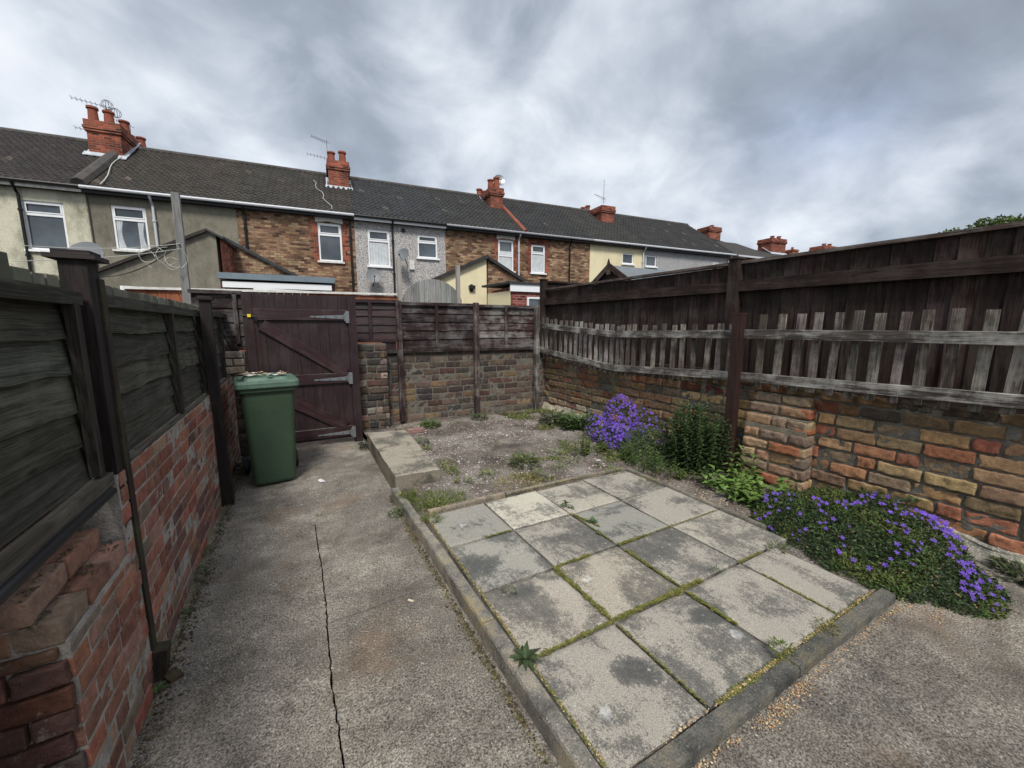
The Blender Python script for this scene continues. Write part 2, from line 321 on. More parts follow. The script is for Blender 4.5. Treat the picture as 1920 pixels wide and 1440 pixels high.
def housebrick(name, c1, c2, mortar, mott=.5, light=(.4, .32, .2)):
    t = NT(name); u = t.uv(); p = t.pos(); sx = t.n('ShaderNodeSeparateXYZ'); t.L(u, sx.inputs[0])
    row = t.math('DIVIDE', sx.outputs[1], .074); rf = t.math('FLOOR', row); off = t.math('MULTIPLY', t.math('FLOORED_MODULO', rf, 2.), .5)
    colx = t.math('ADD', t.math('DIVIDE', sx.outputs[0], .2), off); cf = t.math('FLOOR', colx); fx = t.math('FRACT', colx); fy = t.math('FRACT', row)
    cb = t.n('ShaderNodeCombineXYZ'); t.L(cf, cb.inputs[0]); t.L(rf, cb.inputs[1]); wn = t.n('ShaderNodeTexWhiteNoise', noise_dimensions='2D'); t.L(cb.outputs[0], wn.inputs['Vector']); w = wn.outputs['Value']
    wc = t.n('ShaderNodeSeparateColor'); t.L(wn.outputs['Color'], wc.inputs[0]); big = t.noise(p, .9, 4, .6)
    k = t.math('ADD', t.math('MULTIPLY', w, .85), t.math('MULTIPLY', t.math('SUBTRACT', big, .5), .6)); k = t.math('ADD', k, .07)
    dk = tuple(x * .45 for x in c2)
    c = t.ramp(k, (.05, dk), (.3, c2), (.6, c1), (.85, tuple(a * (1 - mott) + b * mott for a, b in zip(c1, light))), (1., c2))
    c = t.mix(1., c, t.ramp(wc.outputs[1], (0., .7), (1., 1.3)), 'MULTIPLY')
    ed = t.math('MINIMUM', t.math('MULTIPLY', t.math('MINIMUM', fx, t.math('SUBTRACT', 1., fx)), .2), t.math('MULTIPLY', t.math('MINIMUM', fy, t.math('SUBTRACT', 1., fy)), .074))
    mm = t.ramp(t.math('ADD', ed, t.math('MULTIPLY', t.math('SUBTRACT', t.noise(p, 30, 3), .5), .006)), (.004, 1.), (.009, 0.))
    c = t.mix(mm, c, mortar); c = t.mix(1., c, t.ramp(t.noise(p, 1.3, 5, .7), (.35, .6), (.65, 1.2)), 'MULTIPLY'); c = t.mix(1., c, t.attr(), 'MULTIPLY')
    t.bump(t.math('SUBTRACT', t.noise(p, 40, 3), mm), .5, .01)
    return t.done(c, .9, .2)
def render_m(name, c, dirt=(.12, .11, .09), df=.6, grain=1.35, sc=90.):
    t = NT(name); p = t.pos(); n1 = t.noise(t.mapv(p, (1, 1, .6)), 1.6, 6, .7); g = t.noise(p, sc, 3, .8)
    col = t.mix(t.math('MULTIPLY', t.ramp(n1, (.45, 0.), (.68, 1.)), df), c, dirt)
    st = t.noise(t.mapv(p, (6, 6, .5)), 1., 4, .7); col = t.mix(t.ramp(st, (.56, 0.), (.72, .45 * df)), col, dirt)
    col = t.mix(1., col, t.ramp(g, (.35, 2 - grain), (.65, grain)), 'MULTIPLY'); col = t.mix(1., col, t.attr(), 'MULTIPLY')
    t.bump(g, .4, .01); return t.done(col, .92, .2)
def roofm(name, c):
    t = NT(name); p = t.pos(); u = t.uv(); n1 = t.noise(p, 2, 5, .7); n2 = t.noise(p, 25, 4, .7)
    k = t.math('ADD', t.math('MULTIPLY', n1, .5), t.math('MULTIPLY', n2, .5))
    col = t.ramp(k, (.35, tuple(x * .55 for x in c)), (.65, tuple(x * 1.5 for x in c)))
    col = t.mix(t.ramp(t.noise(t.mapv(p, (1, 1, 1), (2, 2, 2)), 9, 5, .8), (.6, 0.), (.7, .4)), col, (.11, .105, .085))
    col = t.mix(1., col, t.attr(), 'MULTIPLY')
    t.bump(n2, .3, .01); return t.done(col, .8, .3)
def leafm(name, tr=.25):
    t = NT(name); c = t.attr(); c = t.mix(1., c, t.ramp(t.noise(t.pos(), 30, 3), (.3, .75), (.7, 1.3)), 'MULTIPLY')
    t.done(c, .5, .35); tl = t.n('ShaderNodeBsdfTranslucent'); t.L(c, tl.inputs[0]); ms = t.n('ShaderNodeMixShader'); ms.inputs[0].default_value = tr
    t.L(t.b.outputs[0], ms.inputs[1]); t.L(tl.outputs[0], ms.inputs[2]); t.L(ms.outputs[0], t.t.nodes['Material Output'].inputs[0]); return t.m
M_path = pathm(); M_slab = slabm(); M_kerb = kerbm(); M_soil = soilm()
M_brickL = brickm('red_brick_rough', wf=.55, light=(.3, .27, .22), lf=.6); M_brickB = brickm('stock_brick', (.03, .03, .03), .6, (.33, .3, .24), .35)
M_brickR = brickm('old_yellow_brick', (.05, .045, .04), .4, (.42, .38, .3), .3, 1.)
M_mortar = simple('mortar', (.3, .28, .25), .95, .5, 14, bump=.8, bs=70); M_mortarD = simple('dirty_mortar', (.13, .12, .1), .95, .55, 9, bump=.8, bs=60)
M_fenceL = woodm('black_stained_boards', (.022, .021, .017), (.085, .08, .064), (.17, .17, .14), .3, across=60., rough=.85, spec=.2, bumpst=.6)
M_postL = woodm('dark_brown_post', (.006, .004, .0038), (.02, .013, .012), (.1, .09, .08), .1, rough=.7)
M_strip = woodm('mossy_post_strip', (.012, .008, .007), (.035, .024, .02), moss=.25)
M_gate = woodm('maroon_gate', (.007, .0018, .0028), (.024, .0058, .008), (.14, .12, .12), .12, rough=.55, spec=.45, bumpst=.35)
M_backf = woodm('faded_maroon_panel', (.010, .0045, .005), (.030, .014, .014), (.15, .14, .135), .7, rough=.8)
M_tall = woodm('dark_brown_boards', (.006, .0032, .0028), (.034, .018, .014), (.12, .10, .09), .25, rough=.85)
M_rail = woodm('weathered_rail', (.02, .016, .014), (.12, .105, .095), (.38, .37, .34), .8, rough=.85, bumpst=.9)
M_picket = woodm('weathered_picket', (.045, .038, .034), (.15, .135, .12), (.4, .39, .36), .7, rough=.85, bumpst=.8)
M_post5 = woodm('brown_post', (.014, .007, .006), (.045, .022, .017), rough=.65, bumpst=.5)
M_orange = woodm('orange_boards', (.16, .05, .024), (.33, .12, .06), rough=.8)
M_greyw = woodm('grey_boards', (.13, .13, .13), (.3, .3, .29), rough=.85); M_paleM = woodm('mossy_pales', (.09, .088, .07), (.27, .26, .2), moss=.4)
M_polew = woodm('pale_pole', (.2, .18, .16), (.38, .35, .31), rough=.8)
M_greypole = woodm('grey_pole', (.12, .12, .115), (.24, .24, .23), rough=.8)
M_steel = simple('galvanised_steel', (.2, .21, .22), .45, .3, 30, .5, .1, 60, metal=.5)
M_yellow = simple('yellow_plastic', (.8, .55, .02), .4, .05); M_black = simple('black_plastic', (.018, .018, .02), .45, .2, bump=.05)
M_bin = simple('green_bin_plastic', (.026, .052, .027), .5, .25, 3., .5, .08, 200); M_lid = simple('bin_lid_plastic', (.055, .10, .07), .5, .3, 12, .5, .15)
M_white = simple('white_upvc', (.78, .79, .8), .35, .06, 3., .5, 0.); M_wpaint = simple('flaking_white_paint', (.62, .61, .57), .7, .35, 14, bump=.3)
M_lead = simple('lead_flashing', (.42, .45, .49), .5, .35, 9, .5, .4, 14); M_gutterb = simple('black_gutter', (.012, .012, .013), .4, .2, bump=0.)
M_gutterw = simple('white_gutter', (.5, .52, .55), .45, .12, 6, bump=0.); M_gutterg = simple('grey_gutter', (.28, .29, .31), .5, .15, bump=0.)
M_pot = simple('terracotta', (.24, .075, .045), .85, .45, 6); M_dish = simple('dish_grey', (.17, .18, .19), .5, .1, bump=0.); M_alu = simple('aerial_aluminium', (.25, .26, .27), .4, .1, bump=0., metal=.6)
M_wire = simple('pale_cable', (.5, .5, .47), .6, .1, bump=0.); M_dwire = simple('dark_cable', (.03, .03, .03), .6, .1, bump=0.)
M_roofD = roofm('brown_roof_tiles', (.036, .031, .028)); M_roofG = roofm('grey_roof_tiles', (.031, .031, .031)); M_ridge = simple('ridge_tile', (.065, .06, .055), .85, .4, 6)
M_felt = simple('roofing_felt', (.14, .155, .17), .8, .2, 5, bump=.2); M_feltD = simple('dark_felt', (.04, .042, .045), .8, .3, 5); M_bluegrey = simple('blue_grey_sheet', (.16, .2, .23), .5, .2, 4)
M_cream = render_m('weathered_cream_render', (.56, .54, .42), (.16, .15, .105), .8); M_olive = render_m('grey_green_render', (.22, .205, .16), (.085, .078, .06), .7)
M_pebble = render_m('pebbledash', (.37, .355, .345), (.2, .19, .185), .35, 1.9, 32.); M_cream2 = render_m('clean_cream_render', (.72, .64, .42), (.35, .32, .22), .3, 1.1); M_pebble2 = render_m('pale_pebbledash', (.33, .33, .33), (.2, .2, .2), .4, 1.5, 40.)
M_hb = housebrick('buff_house_brick', (.29, .17, .092), (.19, .095, .055), (.13, .115, .10)); M_hr = housebrick('red_house_brick', (.3, .075, .04), (.2, .05, .03), (.2, .16, .13), .25, (.3, .12, .07))
M_hred = housebrick('painted_red_brick', (.24, .045, .035), (.17, .03, .025), (.3, .25, .22), .1)
M_leaf = leafm('leaves'); M_petal = leafm('petals', .35); M_stem = simple('stem_green', (.06, .085, .025), .7, .3, bump=0.)
M_moss = simple('moss', (.12, .13, .03), .95, .6, 40, .1, 1., 150); M_chaff = simple('dry_chaff', (.42, .3, .16), .95, .4, 60, .1, .5); M_stone = simple('pebbles', (1., 1., 1.), .9, .3, 60, .2, .5)
M_crack = simple('dark_soil', (.02, .017, .013), .95, .4, 30); M_paper = simple('litter', (1., 1., 1.), .8, .15, 40, .2, .1)
def glassm():
    t = NT('window_glass'); p = t.pos(); return t.done(t.ramp(t.noise(p, .9, 3), (.35, (.03, .038, .045)), (.65, (.09, .11, .125))), .06, .9)
M_glass = glassm(); M_curtain = simple('net_curtain', (.5, .53, .55), .8, .25, 5, bump=.1); M_lamp = simple('blue_grey_pane', (.2, .27, .33), .15, .3, 2, .8, 0.)

# ------------------------------------------------------------------ brick laying
def brick(mb, c, size, R3, col, amp=.003, rnd=.006, seg=(5, 2, 2)):      # rough brick: subdivided, rounded, dented box (x length, y thickness, z height)
    hx, hy, hz = size[0] / 2, size[1] / 2, size[2] / 2; o = Vector((rv(0, 99), rv(0, 99), rv(0, 99)))
    nx, ny, nz = seg[0] + 2, seg[1] + 1, seg[2] + 2
    e = min(rnd * 1.6, hz * .4)
    PXs = [-hx, -hx + e] + [-hx + e + (2 * hx - 2 * e) * k / seg[0] for k in range(1, seg[0])] + [hx - e, hx]
    PYs = [-hy, -hy + e] + [-hy + e + (2 * hy - e) * k / seg[1] for k in range(1, seg[1] + 1)]
    PZs = [-hz, -hz + e] + [-hz + e + (2 * hz - 2 * e) * k / seg[2] for k in range(1, seg[2])] + [hz - e, hz]
    idx = {}
    def vert(i, j, k):
        key = (i, j, k)
        if key in idx: return idx[key]
        p = Vector((PXs[i], PYs[j], PZs[k]))
        ee = [abs(abs(p[a]) - (hx, hy, hz)[a]) < 1e-6 for a in range(3)]
        if sum(ee) >= 2:
            r = rnd * (.55 + .9 * mn.noise((p + o) * 18))
            for a in range(3):
                if ee[a]: p[a] -= math.copysign(max(r, 0) * (.55 if sum(ee) == 2 else .75), p[a])
        q = p + Vector((mn.noise((p + o) * 22), mn.noise((p - o) * 22) + .6 * mn.noise((p + o) * 60), mn.noise((p + o * 2) * 22))) * amp
        idx[key] = len(mb.v); mb.v.append(tuple(c + R3 @ q)); return idx[key]
    def quad(a, b, c_, d):
        mb.f.append((a, b, c_, d)); mb.uv.append([(0, 0)] * 4); mb.c.append(col)
    for i in range(nx):
        for k in range(nz):
            quad(vert(i, 0, k), vert(i + 1, 0, k), vert(i + 1, 0, k + 1), vert(i, 0, k + 1))
    for i in range(nx):
        for j in range(ny):
            quad(vert(i, j, nz), vert(i + 1, j, nz), vert(i + 1, j + 1, nz), vert(i, j + 1, nz)); quad(vert(i, j, 0), vert(i, j + 1, 0), vert(i + 1, j + 1, 0), vert(i + 1, j, 0))
    for j in range(ny):
        for k in range(nz):
            quad(vert(0, j, k), vert(0, j, k + 1), vert(0, j + 1, k + 1), vert(0, j + 1, k)); quad(vert(nx, j, k), vert(nx, j + 1, k), vert(nx, j + 1, k + 1), vert(nx, j, k + 1))
def lay(mb, o, u, L, z0, z1, pal, bl=.245, bh=.1, th=.1, j=.012, hdr=.2, amp=.004, rnd=.008, out=.006, seg=(5, 1, 2), ztop=None, tone=None, phase=0.):
    # o: face origin, u: direction along the wall; the face looks towards u rotated -90 deg
    o = Vector(o); u = Vector(u).normalized(); n = Vector((u.y, -u.x, 0)); R3 = Matrix((u, -n, Vector((0, 0, 1)))).transposed()
    z = z0; row = 0
    while z < z1 - .03:
        h = min(bh, z1 - z); s = -(bl * .5 if row % 2 else 0) - phase * bl + rv(-.02, .02)
        while s < L:
            l = bl * (.5 if random.random() < hdr else 1.) * rv(.95, 1.05); a = max(s, 0); b = min(s + l, L); s += l
            if b - a < .045: continue
            if ztop and z + h * .6 > ztop((a + b) / 2): continue
            c = random.choice(pal); c = tint(c, .22, .06)
            if tone: k = tone((a + b) / 2, z + h / 2); c = tuple(x * y for x, y in zip(c, k))
            w = rv(-out, out)
            brick(mb, o + u * (a + b) / 2 + n * (w - th / 2) + Vector((0, 0, z + h / 2 + rv(-.002, .002))), (b - a - j, th, h - j), R3, c, amp, rnd, seg)
        z += bh; row += 1
def mortar_slab(o, u, L, z0, z1, th, rec=.004, nz=.004, prof=None):
    m = MB(); o = Vector(o); u = Vector(u).normalized(); n = Vector((u.y, -u.x, 0)); nu = max(2, int(L / .05)); nv = max(2, int((z1 - z0) / .05))
    zt = lambda a: (prof(a * L) if prof else z1)
    def front(a, b):
        p = o + u * a * L - n * rec; p.z = z0 + (zt(a) - z0) * b; return p + n * (nz * mn.noise(p * 20))
    m.grid(front, nu, nv)
    m.grid(lambda a, b: o + u * a * L - n * (rec + (th - rec) * b) + Vector((0, 0, zt(a) + .004 * mn.noise((o + u * a * L) * 15))) - Vector((0, 0, o.z)), nu, 3)
    m.face([o - n * rec + Vector((0, 0, z0)), o - n * th + Vector((0, 0, z0)), o - n * th + Vector((0, 0, zt(0))), o - n * rec + Vector((0, 0, zt(0)))])
    e = o + u * L; m.face([e - n * th + Vector((0, 0, z0)), e - n * rec + Vector((0, 0, z0)), e - n * rec + Vector((0, 0, zt(1))), e - n * th + Vector((0, 0, zt(1)))])
    m.face([e - n * th + Vector((0, 0, z0)), e - n * th + Vector((0, 0, zt(1))), o - n * th + Vector((0, 0, zt(0))), o - n * th + Vector((0, 0, z0))])
    return m

# ================================================================== GROUND
def crackx():
    px = [(590, 978), (597, 1030), (603, 1060), (607, 1100), (612, 1140), (613, 1165), (616, 1210), (620, 1240), (621, 1280), (628, 1320), (634, 1360), (638, 1390), (645, 1440)]
    l = [G(*p) for p in px]; l.reverse(); return l
CR = crackx()
def cx_at(y):
    if y <= CR[0][1]: return CR[0][0] + (y - CR[0][1]) * -.02 + .006 * mn.noise(Vector((y * 9, 0, 0)))
    for a, b in zip(CR, CR[1:]):
        if a[1] <= y <= b[1]: t = (y - a[1]) / (b[1] - a[1]); return a[0] + (b[0] - a[0]) * t + .006 * mn.noise(Vector((y * 25, 3, 0)))
    return CR[-1][0] + (y - CR[-1][1]) * .02
def gz(x, y): return .010 * mn.noise(Vector((x * 1.1, y * 1.1, 0))) + .002 * mn.noise(Vector((x * 9, y * 9, 2)))
m = MB(); YJ = CR[-1][1]
def cw(y): return (.0031 + .0022 * mn.noise(Vector((y * 14, 7, 0))) + .0028 * mn.noise(Vector((y * 60, 3, 0)))) * (1 if y < YJ - .05 else .0) + .0008
for side in (0, 1):
    def fn(a, b, side=side):
        y = -1.5 + b * (YJ + 1.5); c = cx_at(y)
        x = (-.72 + (c - cw(y) + .72) * a) if side == 0 else (c + cw(y) + (.775 - c - cw(y)) * a)
        return Vector((x, y, gz(x, y) + (.002 if side == 0 else 0)))
    m.grid(fn, 14, 420)
def edge(a, b, s=1):
    y = -1.5 + a * (YJ + 1.5); c = cx_at(y) + s * cw(y); return Vector((c, y, gz(c, y) - .03 * b))
m.grid(lambda a, b: edge(a, b, -1), 420, 1); m.grid(lambda a, b: edge(a, b, 1), 420, 1)
m.build('path', M_path, smooth=False, kind='structure')
m = MB(); pl_ = [G(*q) for q in ((612, 1170), (655, 1155), (700, 1140), (745, 1122), (800, 1105), (862, 1082))]; P = []
for (x0, y0), (x1, y1) in zip(pl_, pl_[1:]):
    for k in range(8): t = k / 8; x, y = x0 + (x1 - x0) * t, y0 + (y1 - y0) * t; P.append(Vector((x, y + .006 * mn.noise(Vector((x * 30, 1, 1))), gz(x, y) + .0015)))
for p, q in zip(P, P[1:]): w = Vector((0, .0012, 0)); m.face([p - w, q - w, q + w, p + w])
m.build('hairline_crack', M_crack, kind='structure')
m = MB(); m.grid(lambda a, b: Vector((-.75 + 1.55 * a, YJ + .006 + (7.4 - YJ) * b, gz(-.75 + 1.55 * a, YJ + .006 + (7.4 - YJ) * b) - .004)), 20, 60); m.build('path', M_path, kind='structure')
m = MB(); m.grid(lambda a, b: Vector((.775 + 4.6 * a, -2.5 + 3.23 * b, .048 * min(1, a * 12) + gz(.775 + 4.6 * a, -2.5 + 3.23 * b))), 60, 40); m.build('concrete_yard', M_path, kind='structure')
m = MB(); m.face([(-300, -300, -.06), (300, -300, -.06), (300, 300, -.06), (-300, 300, -.06)]); m.build('ground', M_crack, kind='structure')
def bz(x, y):
    z = .055 + .02 * mn.noise(Vector((x * 2, y * 2, 5))) + .008 * mn.noise(Vector((x * 11, y * 11, 5)))
    if x > 3.0: z += .05 * min(1, (x - 3.0) / .8)
    if y > 2.95 and x < 3: z += .02 * min(1, (y - 2.95)); 
    return z
m = MB(); m.grid(lambda a, b: Vector((.80 + 3.4 * a, 2.93 + 3.4 * b, bz(.80 + 3.4 * a, 2.93 + 3.4 * b))), 110, 110)
m.grid(lambda a, b: Vector((2.985 + 1.2 * a, .71 + 2.22 * b, bz(2.985 + 1.2 * a, .71 + 2.22 * b))), 40, 70)
m.build('garden_bed', M_soil, smooth=True, kind='structure')
m = MB(); m.face([(.8, .78, .045), (3.0, .78, .045), (3.0, 2.94, .045), (.8, 2.94, .045)]); m.build('slab_bedding', M_soil, kind='structure')

# paving slabs
XS = [.812, 1.32, 1.84, 2.37, 2.935]; YS = [.80, 1.33, 1.85, 2.37, 2.885]
slab_labels = {
 (0, 0): 'grey slab with a big dark round stain in the front left corner of the patio', (1, 0): 'dark mottled slab in the front row beside the stained corner slab',
 (2, 0): 'scuffed grey slab second from the flowers in the front row', (3, 0): 'front row slab half hidden under the purple flower clump',
 (0, 1): 'pale slab with a dark smudge next to the left kerb, second row back', (1, 1): 'warm grey slab with one white splash near its corner, ringed by moss',
 (2, 1): 'plain grey slab in the middle of the patio right of the white-splashed one', (3, 1): 'scratched pale slab touching the left end of the large flower clump',
 (0, 2): 'dark slab with pale cloudy wear beside the left kerb, third row back', (1, 2): 'brownish grey slab in the third row behind the white-splashed one',
 (2, 2): 'dark speckled slab in the third row with a weed at its left corner', (3, 2): 'smooth grey slab in the third row beside the leafy green plant',
 (0, 3): 'slab with white chalky blotches in the back left corner of the patio', (1, 3): 'palest plain slab in the back row, smooth light grey',
 (2, 3): 'back row slab with a small upright weed at its left edge', (3, 3): 'slab in the back right corner of the patio by the dark bush'}
tones = {(1, 3): (1.45, 1.47, 1.42), (0, 1): (1.12, 1.1, 1.07), (1, 1): (1.12, 1.09, 1.04), (0, 2): (.95, .98, 1.), (0, 3): (.85, .88, .9), (2, 3): (1.15, 1.15, 1.12), (2, 2): (.8, .84, .86), (3, 1): (1.1, 1.1, 1.08)}
for i in range(4):
    for j in range(4):
        x0, x1, y0, y1 = XS[i], XS[i + 1], YS[j], YS[j + 1]; g = .006 + rv(0, .003); zt = .086 + rv(-.004, .004); m = MB()
        if i == 3 and j == 0: x1 = 2.76
        cx_, cy_ = (x0 + x1) / 2, (y0 + y1) / 2; hx, hy = (x1 - x0) / 2 - g, (y1 - y0) / 2 - g; rot = Matrix.Rotation(R(rv(-.5, .5)), 3, 'Z'); tl = (rv(-.006, .006), rv(-.006, .006))
        def top(a, b):
            ex = min(a, 1 - a) * 2 * hx; ey = min(b, 1 - b) * 2 * hy; q = Vector(((a * 2 - 1) * hx, (b * 2 - 1) * hy, 0))
            q += Vector((mn.noise((q + Vector((i, j, 0))) * 9), mn.noise((q + Vector((j, i, 3))) * 9), 0)) * .004
            q = rot @ q; q.z = zt + tl[0] * (a - .5) + tl[1] * (b - .5) - .006 * max(0, 1 - min(ex, ey) / .012) + .0012 * mn.noise(Vector((q.x * 9, q.y * 9, i + j))); return q + Vector((cx_, cy_, 0))
        m.grid(top, 24, 24, tones.get((i, j), (1, 1, 1)))
        for (pa, pb) in (((0, 0), (1, 0)), ((1, 0), (1, 1)), ((1, 1), (0, 1)), ((0, 1), (0, 0))):
            A = top(*pa); B = top(*pb); m.face([A, B, B - Vector((0, 0, .045)), A - Vector((0, 0, .045))])
        m.build('paving_slab', M_slab, loc=(cx_, cy_, zt), smooth=False, **tg(slab_labels[(i, j)], 'paving slab', 'square paving slabs of the small patio'))
# kerbs
def kerb(poly0, poly1, w, z, label, seg=60, col=(1, 1, 1), zb=-.02, name='kerb_edging'):
    m = MB(); a = Vector((*poly0, 0)); b = Vector((*poly1, 0)); d = (b - a).normalized(); n = Vector((-d.y, d.x, 0)); L = (b - a).length
    pr = [(-.5, zb), (-.5, z - .012), (-.42, z - .002), (.42, z), (.5, z - .012), (.5, zb)]
    def fn(u, v):
        k = min(int(v * 5 + 1e-6), 4); t = v * 5 - k; q = [pr[k][0] * (1 - t) + pr[k + 1][0] * t, pr[k][1] * (1 - t) + pr[k + 1][1] * t]
        p = a + d * u * L + n * q[0] * w + Vector((0, 0, q[1])); s = mn.noise(p * 7) * .5 + mn.noise(p * 28) * .5
        return p + n * s * .006 + Vector((0, 0, s * .004 if q[1] > 0 else 0))
    m.grid(fn, seg, 10, col)
    for e in (0, 1): 
        c = a if e == 0 else b; q = [c + n * x * w + Vector((0, 0, zz)) for x, zz in pr]; m.face(q if e else q[::-1], col)
    return m.build(name, M_kerb, loc=tuple((a + b) / 2), smooth=False, **tg(label, 'kerb', 'concrete kerb edgings around the patio'))
kerb((.772, .70), (.765, 1.62), .075, .098, 'rough pebbly kerb length nearest the camera between the path and the patio', 80)
kerb((.765, 1.63), (.752, 2.60), .072, .096, 'pebbly kerb length along the path beside the cloudy slabs, middle of the left side', 80)
kerb((.752, 2.61), (.735, 3.54), .068, .094, 'pebbly kerb length between path and grass tuft, ending at the raised concrete block', 70)
kerb((2.80, .757), (1.82, .76), .070, .1, 'dark smooth front kerb length ending under the purple flowers', 60, (.5, .52, .54))
kerb((1.815, .76), (.80, .758), .070, .098, 'dark smooth front kerb length meeting the pebbly kerb at the near corner', 60, (.5, .52, .54))
kerb((.86, 2.935), (1.55, 2.955), .04, .1, 'thin pale edging strip behind the white-blotched slab', 30, (1.1, 1, .9))
kerb((1.57, 2.955), (2.93, 2.925), .035, .095, 'thin edging strip along the back of the patio towards the bush', 40, (.9, .85, .8))
kerb((2.96, 1.5), (2.965, 2.88), .045, .098, 'thin edging strip on the flower bed side of the patio', 40, (.9, .88, .84))
# raised concrete block
m = MB()
def blk(p): return p + Vector((mn.noise(p * 9), mn.noise(p * 9 + Vector((4, 0, 0))), mn.noise(p * 9 + Vector((0, 7, 0))))) * .006
q = [Vector((.742, 3.55, 0)), Vector((1.165, 3.535, 0)), Vector((1.245, 5.16, 0)), Vector((.765, 5.25, 0))]
def bl(a, b, z): p = (q[0] * (1 - a) + q[1] * a) * (1 - b) + (q[3] * (1 - a) + q[2] * a) * b; return blk(Vector((p.x, p.y, z)))
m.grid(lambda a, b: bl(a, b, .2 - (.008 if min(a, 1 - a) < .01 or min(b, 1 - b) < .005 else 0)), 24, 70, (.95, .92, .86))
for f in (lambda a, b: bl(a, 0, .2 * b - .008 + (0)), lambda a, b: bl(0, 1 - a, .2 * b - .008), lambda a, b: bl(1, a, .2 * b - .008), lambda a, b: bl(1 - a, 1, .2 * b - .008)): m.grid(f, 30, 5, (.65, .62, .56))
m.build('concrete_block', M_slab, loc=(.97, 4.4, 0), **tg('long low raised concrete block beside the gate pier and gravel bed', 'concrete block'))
# loose bricks by the pier
for k, (x, y, rz, lb) in enumerate([(1.33, 5.62, .2, 'dusty brick lying at the foot of the first back fence post'), (1.44, 5.42, -.1, 'pinkish broken brick lying behind the concrete block')]):
    m = MB(); brick(m, Vector((x, y, .1)), (.24, .11, .07), Matrix.Rotation(rz, 3, 'Z'), [(.2, .17, .14), (.28, .17, .15)][k], .006, .012, (6, 3, 3)); m.build('loose_brick', M_brickB, loc=(x, y, .07), **tg(lb, 'brick', 'loose bricks on the gravel'))

# ================================================================== LEFT WALL + FENCE
palL = [(.17, .075, .055), (.19, .085, .062), (.21, .115, .085), (.15, .115, .09), (.19, .066, .048), (.2, .1, .07), (.21, .09, .06), (.12, .06, .05), (.10, .052, .045), (.2, .13, .09), (.2, .08, .055)]
palL = [tuple(min(.5, x * 1.45) for x in c) for c in palL]
wl = thing('brick_wall', 'low red and buff brick wall under the black stained fence', 'wall', (-.7, 3, 0))
m = MB(); lay(m, (-.63, 2.03, 0), (0, 1, 0), 4.9, 0, .98, palL, .215, .0765, .1, .0125, .3, .0012, .0016, .003, (5, 1, 2))   # faces +x
lay(m, (-.80, -.2, 0), (0, 1, 0), 2.23, 0, .98, palL, .23, .0815, .1, .009, .3, .002, .003, .003, (5, 1, 2))
m.build('brickwork', M_brickL, wl, smooth=True)
m = mortar_slab((-.63, 2.03, 0), (0, 1, 0), 4.9, -.05, .975, .2, .0025, .002); m2 = mortar_slab((-.80, -.2, 0), (0, 1, 0), 2.25, -.05, .975, .2)
n0 = len(m.v); m.v += m2.v; m.f += [tuple(i + n0 for i in f) for f in m2.f]; m.uv += m2.uv; m.c += m2.c; m.build('mortar', M_mortar, wl)
pr_ = thing('brick_pier', 'crumbling stepped brick buttress nearest the camera at the foot of the left fence', 'pier', (-.68, 1.75, 0))
m = MB(); palD = [(.17, .08, .06), (.14, .09, .07), (.10, .055, .045), (.075, .05, .042), (.12, .065, .045), (.085, .065, .055), (.13, .055, .04)]
lay(m, (-.615, 1.50, 0), (0, 1, 0), .53, 0, .652, palL, .215, .0765, .1, .0125, .3, .0022, .0025, .003, (7, 1, 3))
lay(m, (-.84, 1.485, 0), (1, 0, 0), .222, 0, .652, palD, .23, .0765, .1, .011, 0., .005, .004, .006, (10, 1, 5))
def brow(x, y0, y1, z, w, h, pal, l0=.23):
    yy = y0
    while yy < y1 - .05:
        l = min(l0, y1 - yy); brick(m, Vector((x, yy + l / 2, z)), (l - .012, w, h), Matrix.Rotation(math.pi / 2 + rv(-.03, .03), 3, 'Z'), tint(random.choice(pal), .25), .004, .0035, (9, 4, 3)); yy += l
palT = [(.28, .17, .125), (.25, .13, .095), (.3, .21, .16), (.23, .17, .14), (.3, .15, .11)]
brow(-.675, 1.5, 2.02, .69, .10, .07, palT, .17); brow(-.775, 1.5, 2.02, .69, .09, .07, palT, .23); brow(-.735, 1.50, 1.98, .768, .10, .072, palT, .24); brow(-.80, 1.48, 1.95, .845, .08, .072, palT, .2)
m.build('brickwork', M_brickL, pr_, smooth=True)
m = MB(); m.box((-.7125, 1.758, .325), (.19, .50, .67)); m.box((-.76, 1.75, .70), (.1, .48, .15)); m.build('mortar', M_mortar, pr_)
m = MB()
for _ in range(420):
    x, y = rv(-.72, -.63), rv(1.5, 2.02); zz = .727 if x > -.69 else .806; 
    if mn.noise(Vector((x * 12, y * 12, 1))) < -.05: continue
    m.leaf((x, y, zz), (rv(-1, 1), rv(-1, 1), rv(.1, .6)), (0, 0, 1), rv(.006, .014), rv(.004, .008), tint(random.choice([(.05, .04, .03), (.06, .065, .025), (.12, .10, .07)]), .3))
m.build('moss', M_leaf, pr_, kind='stuff')

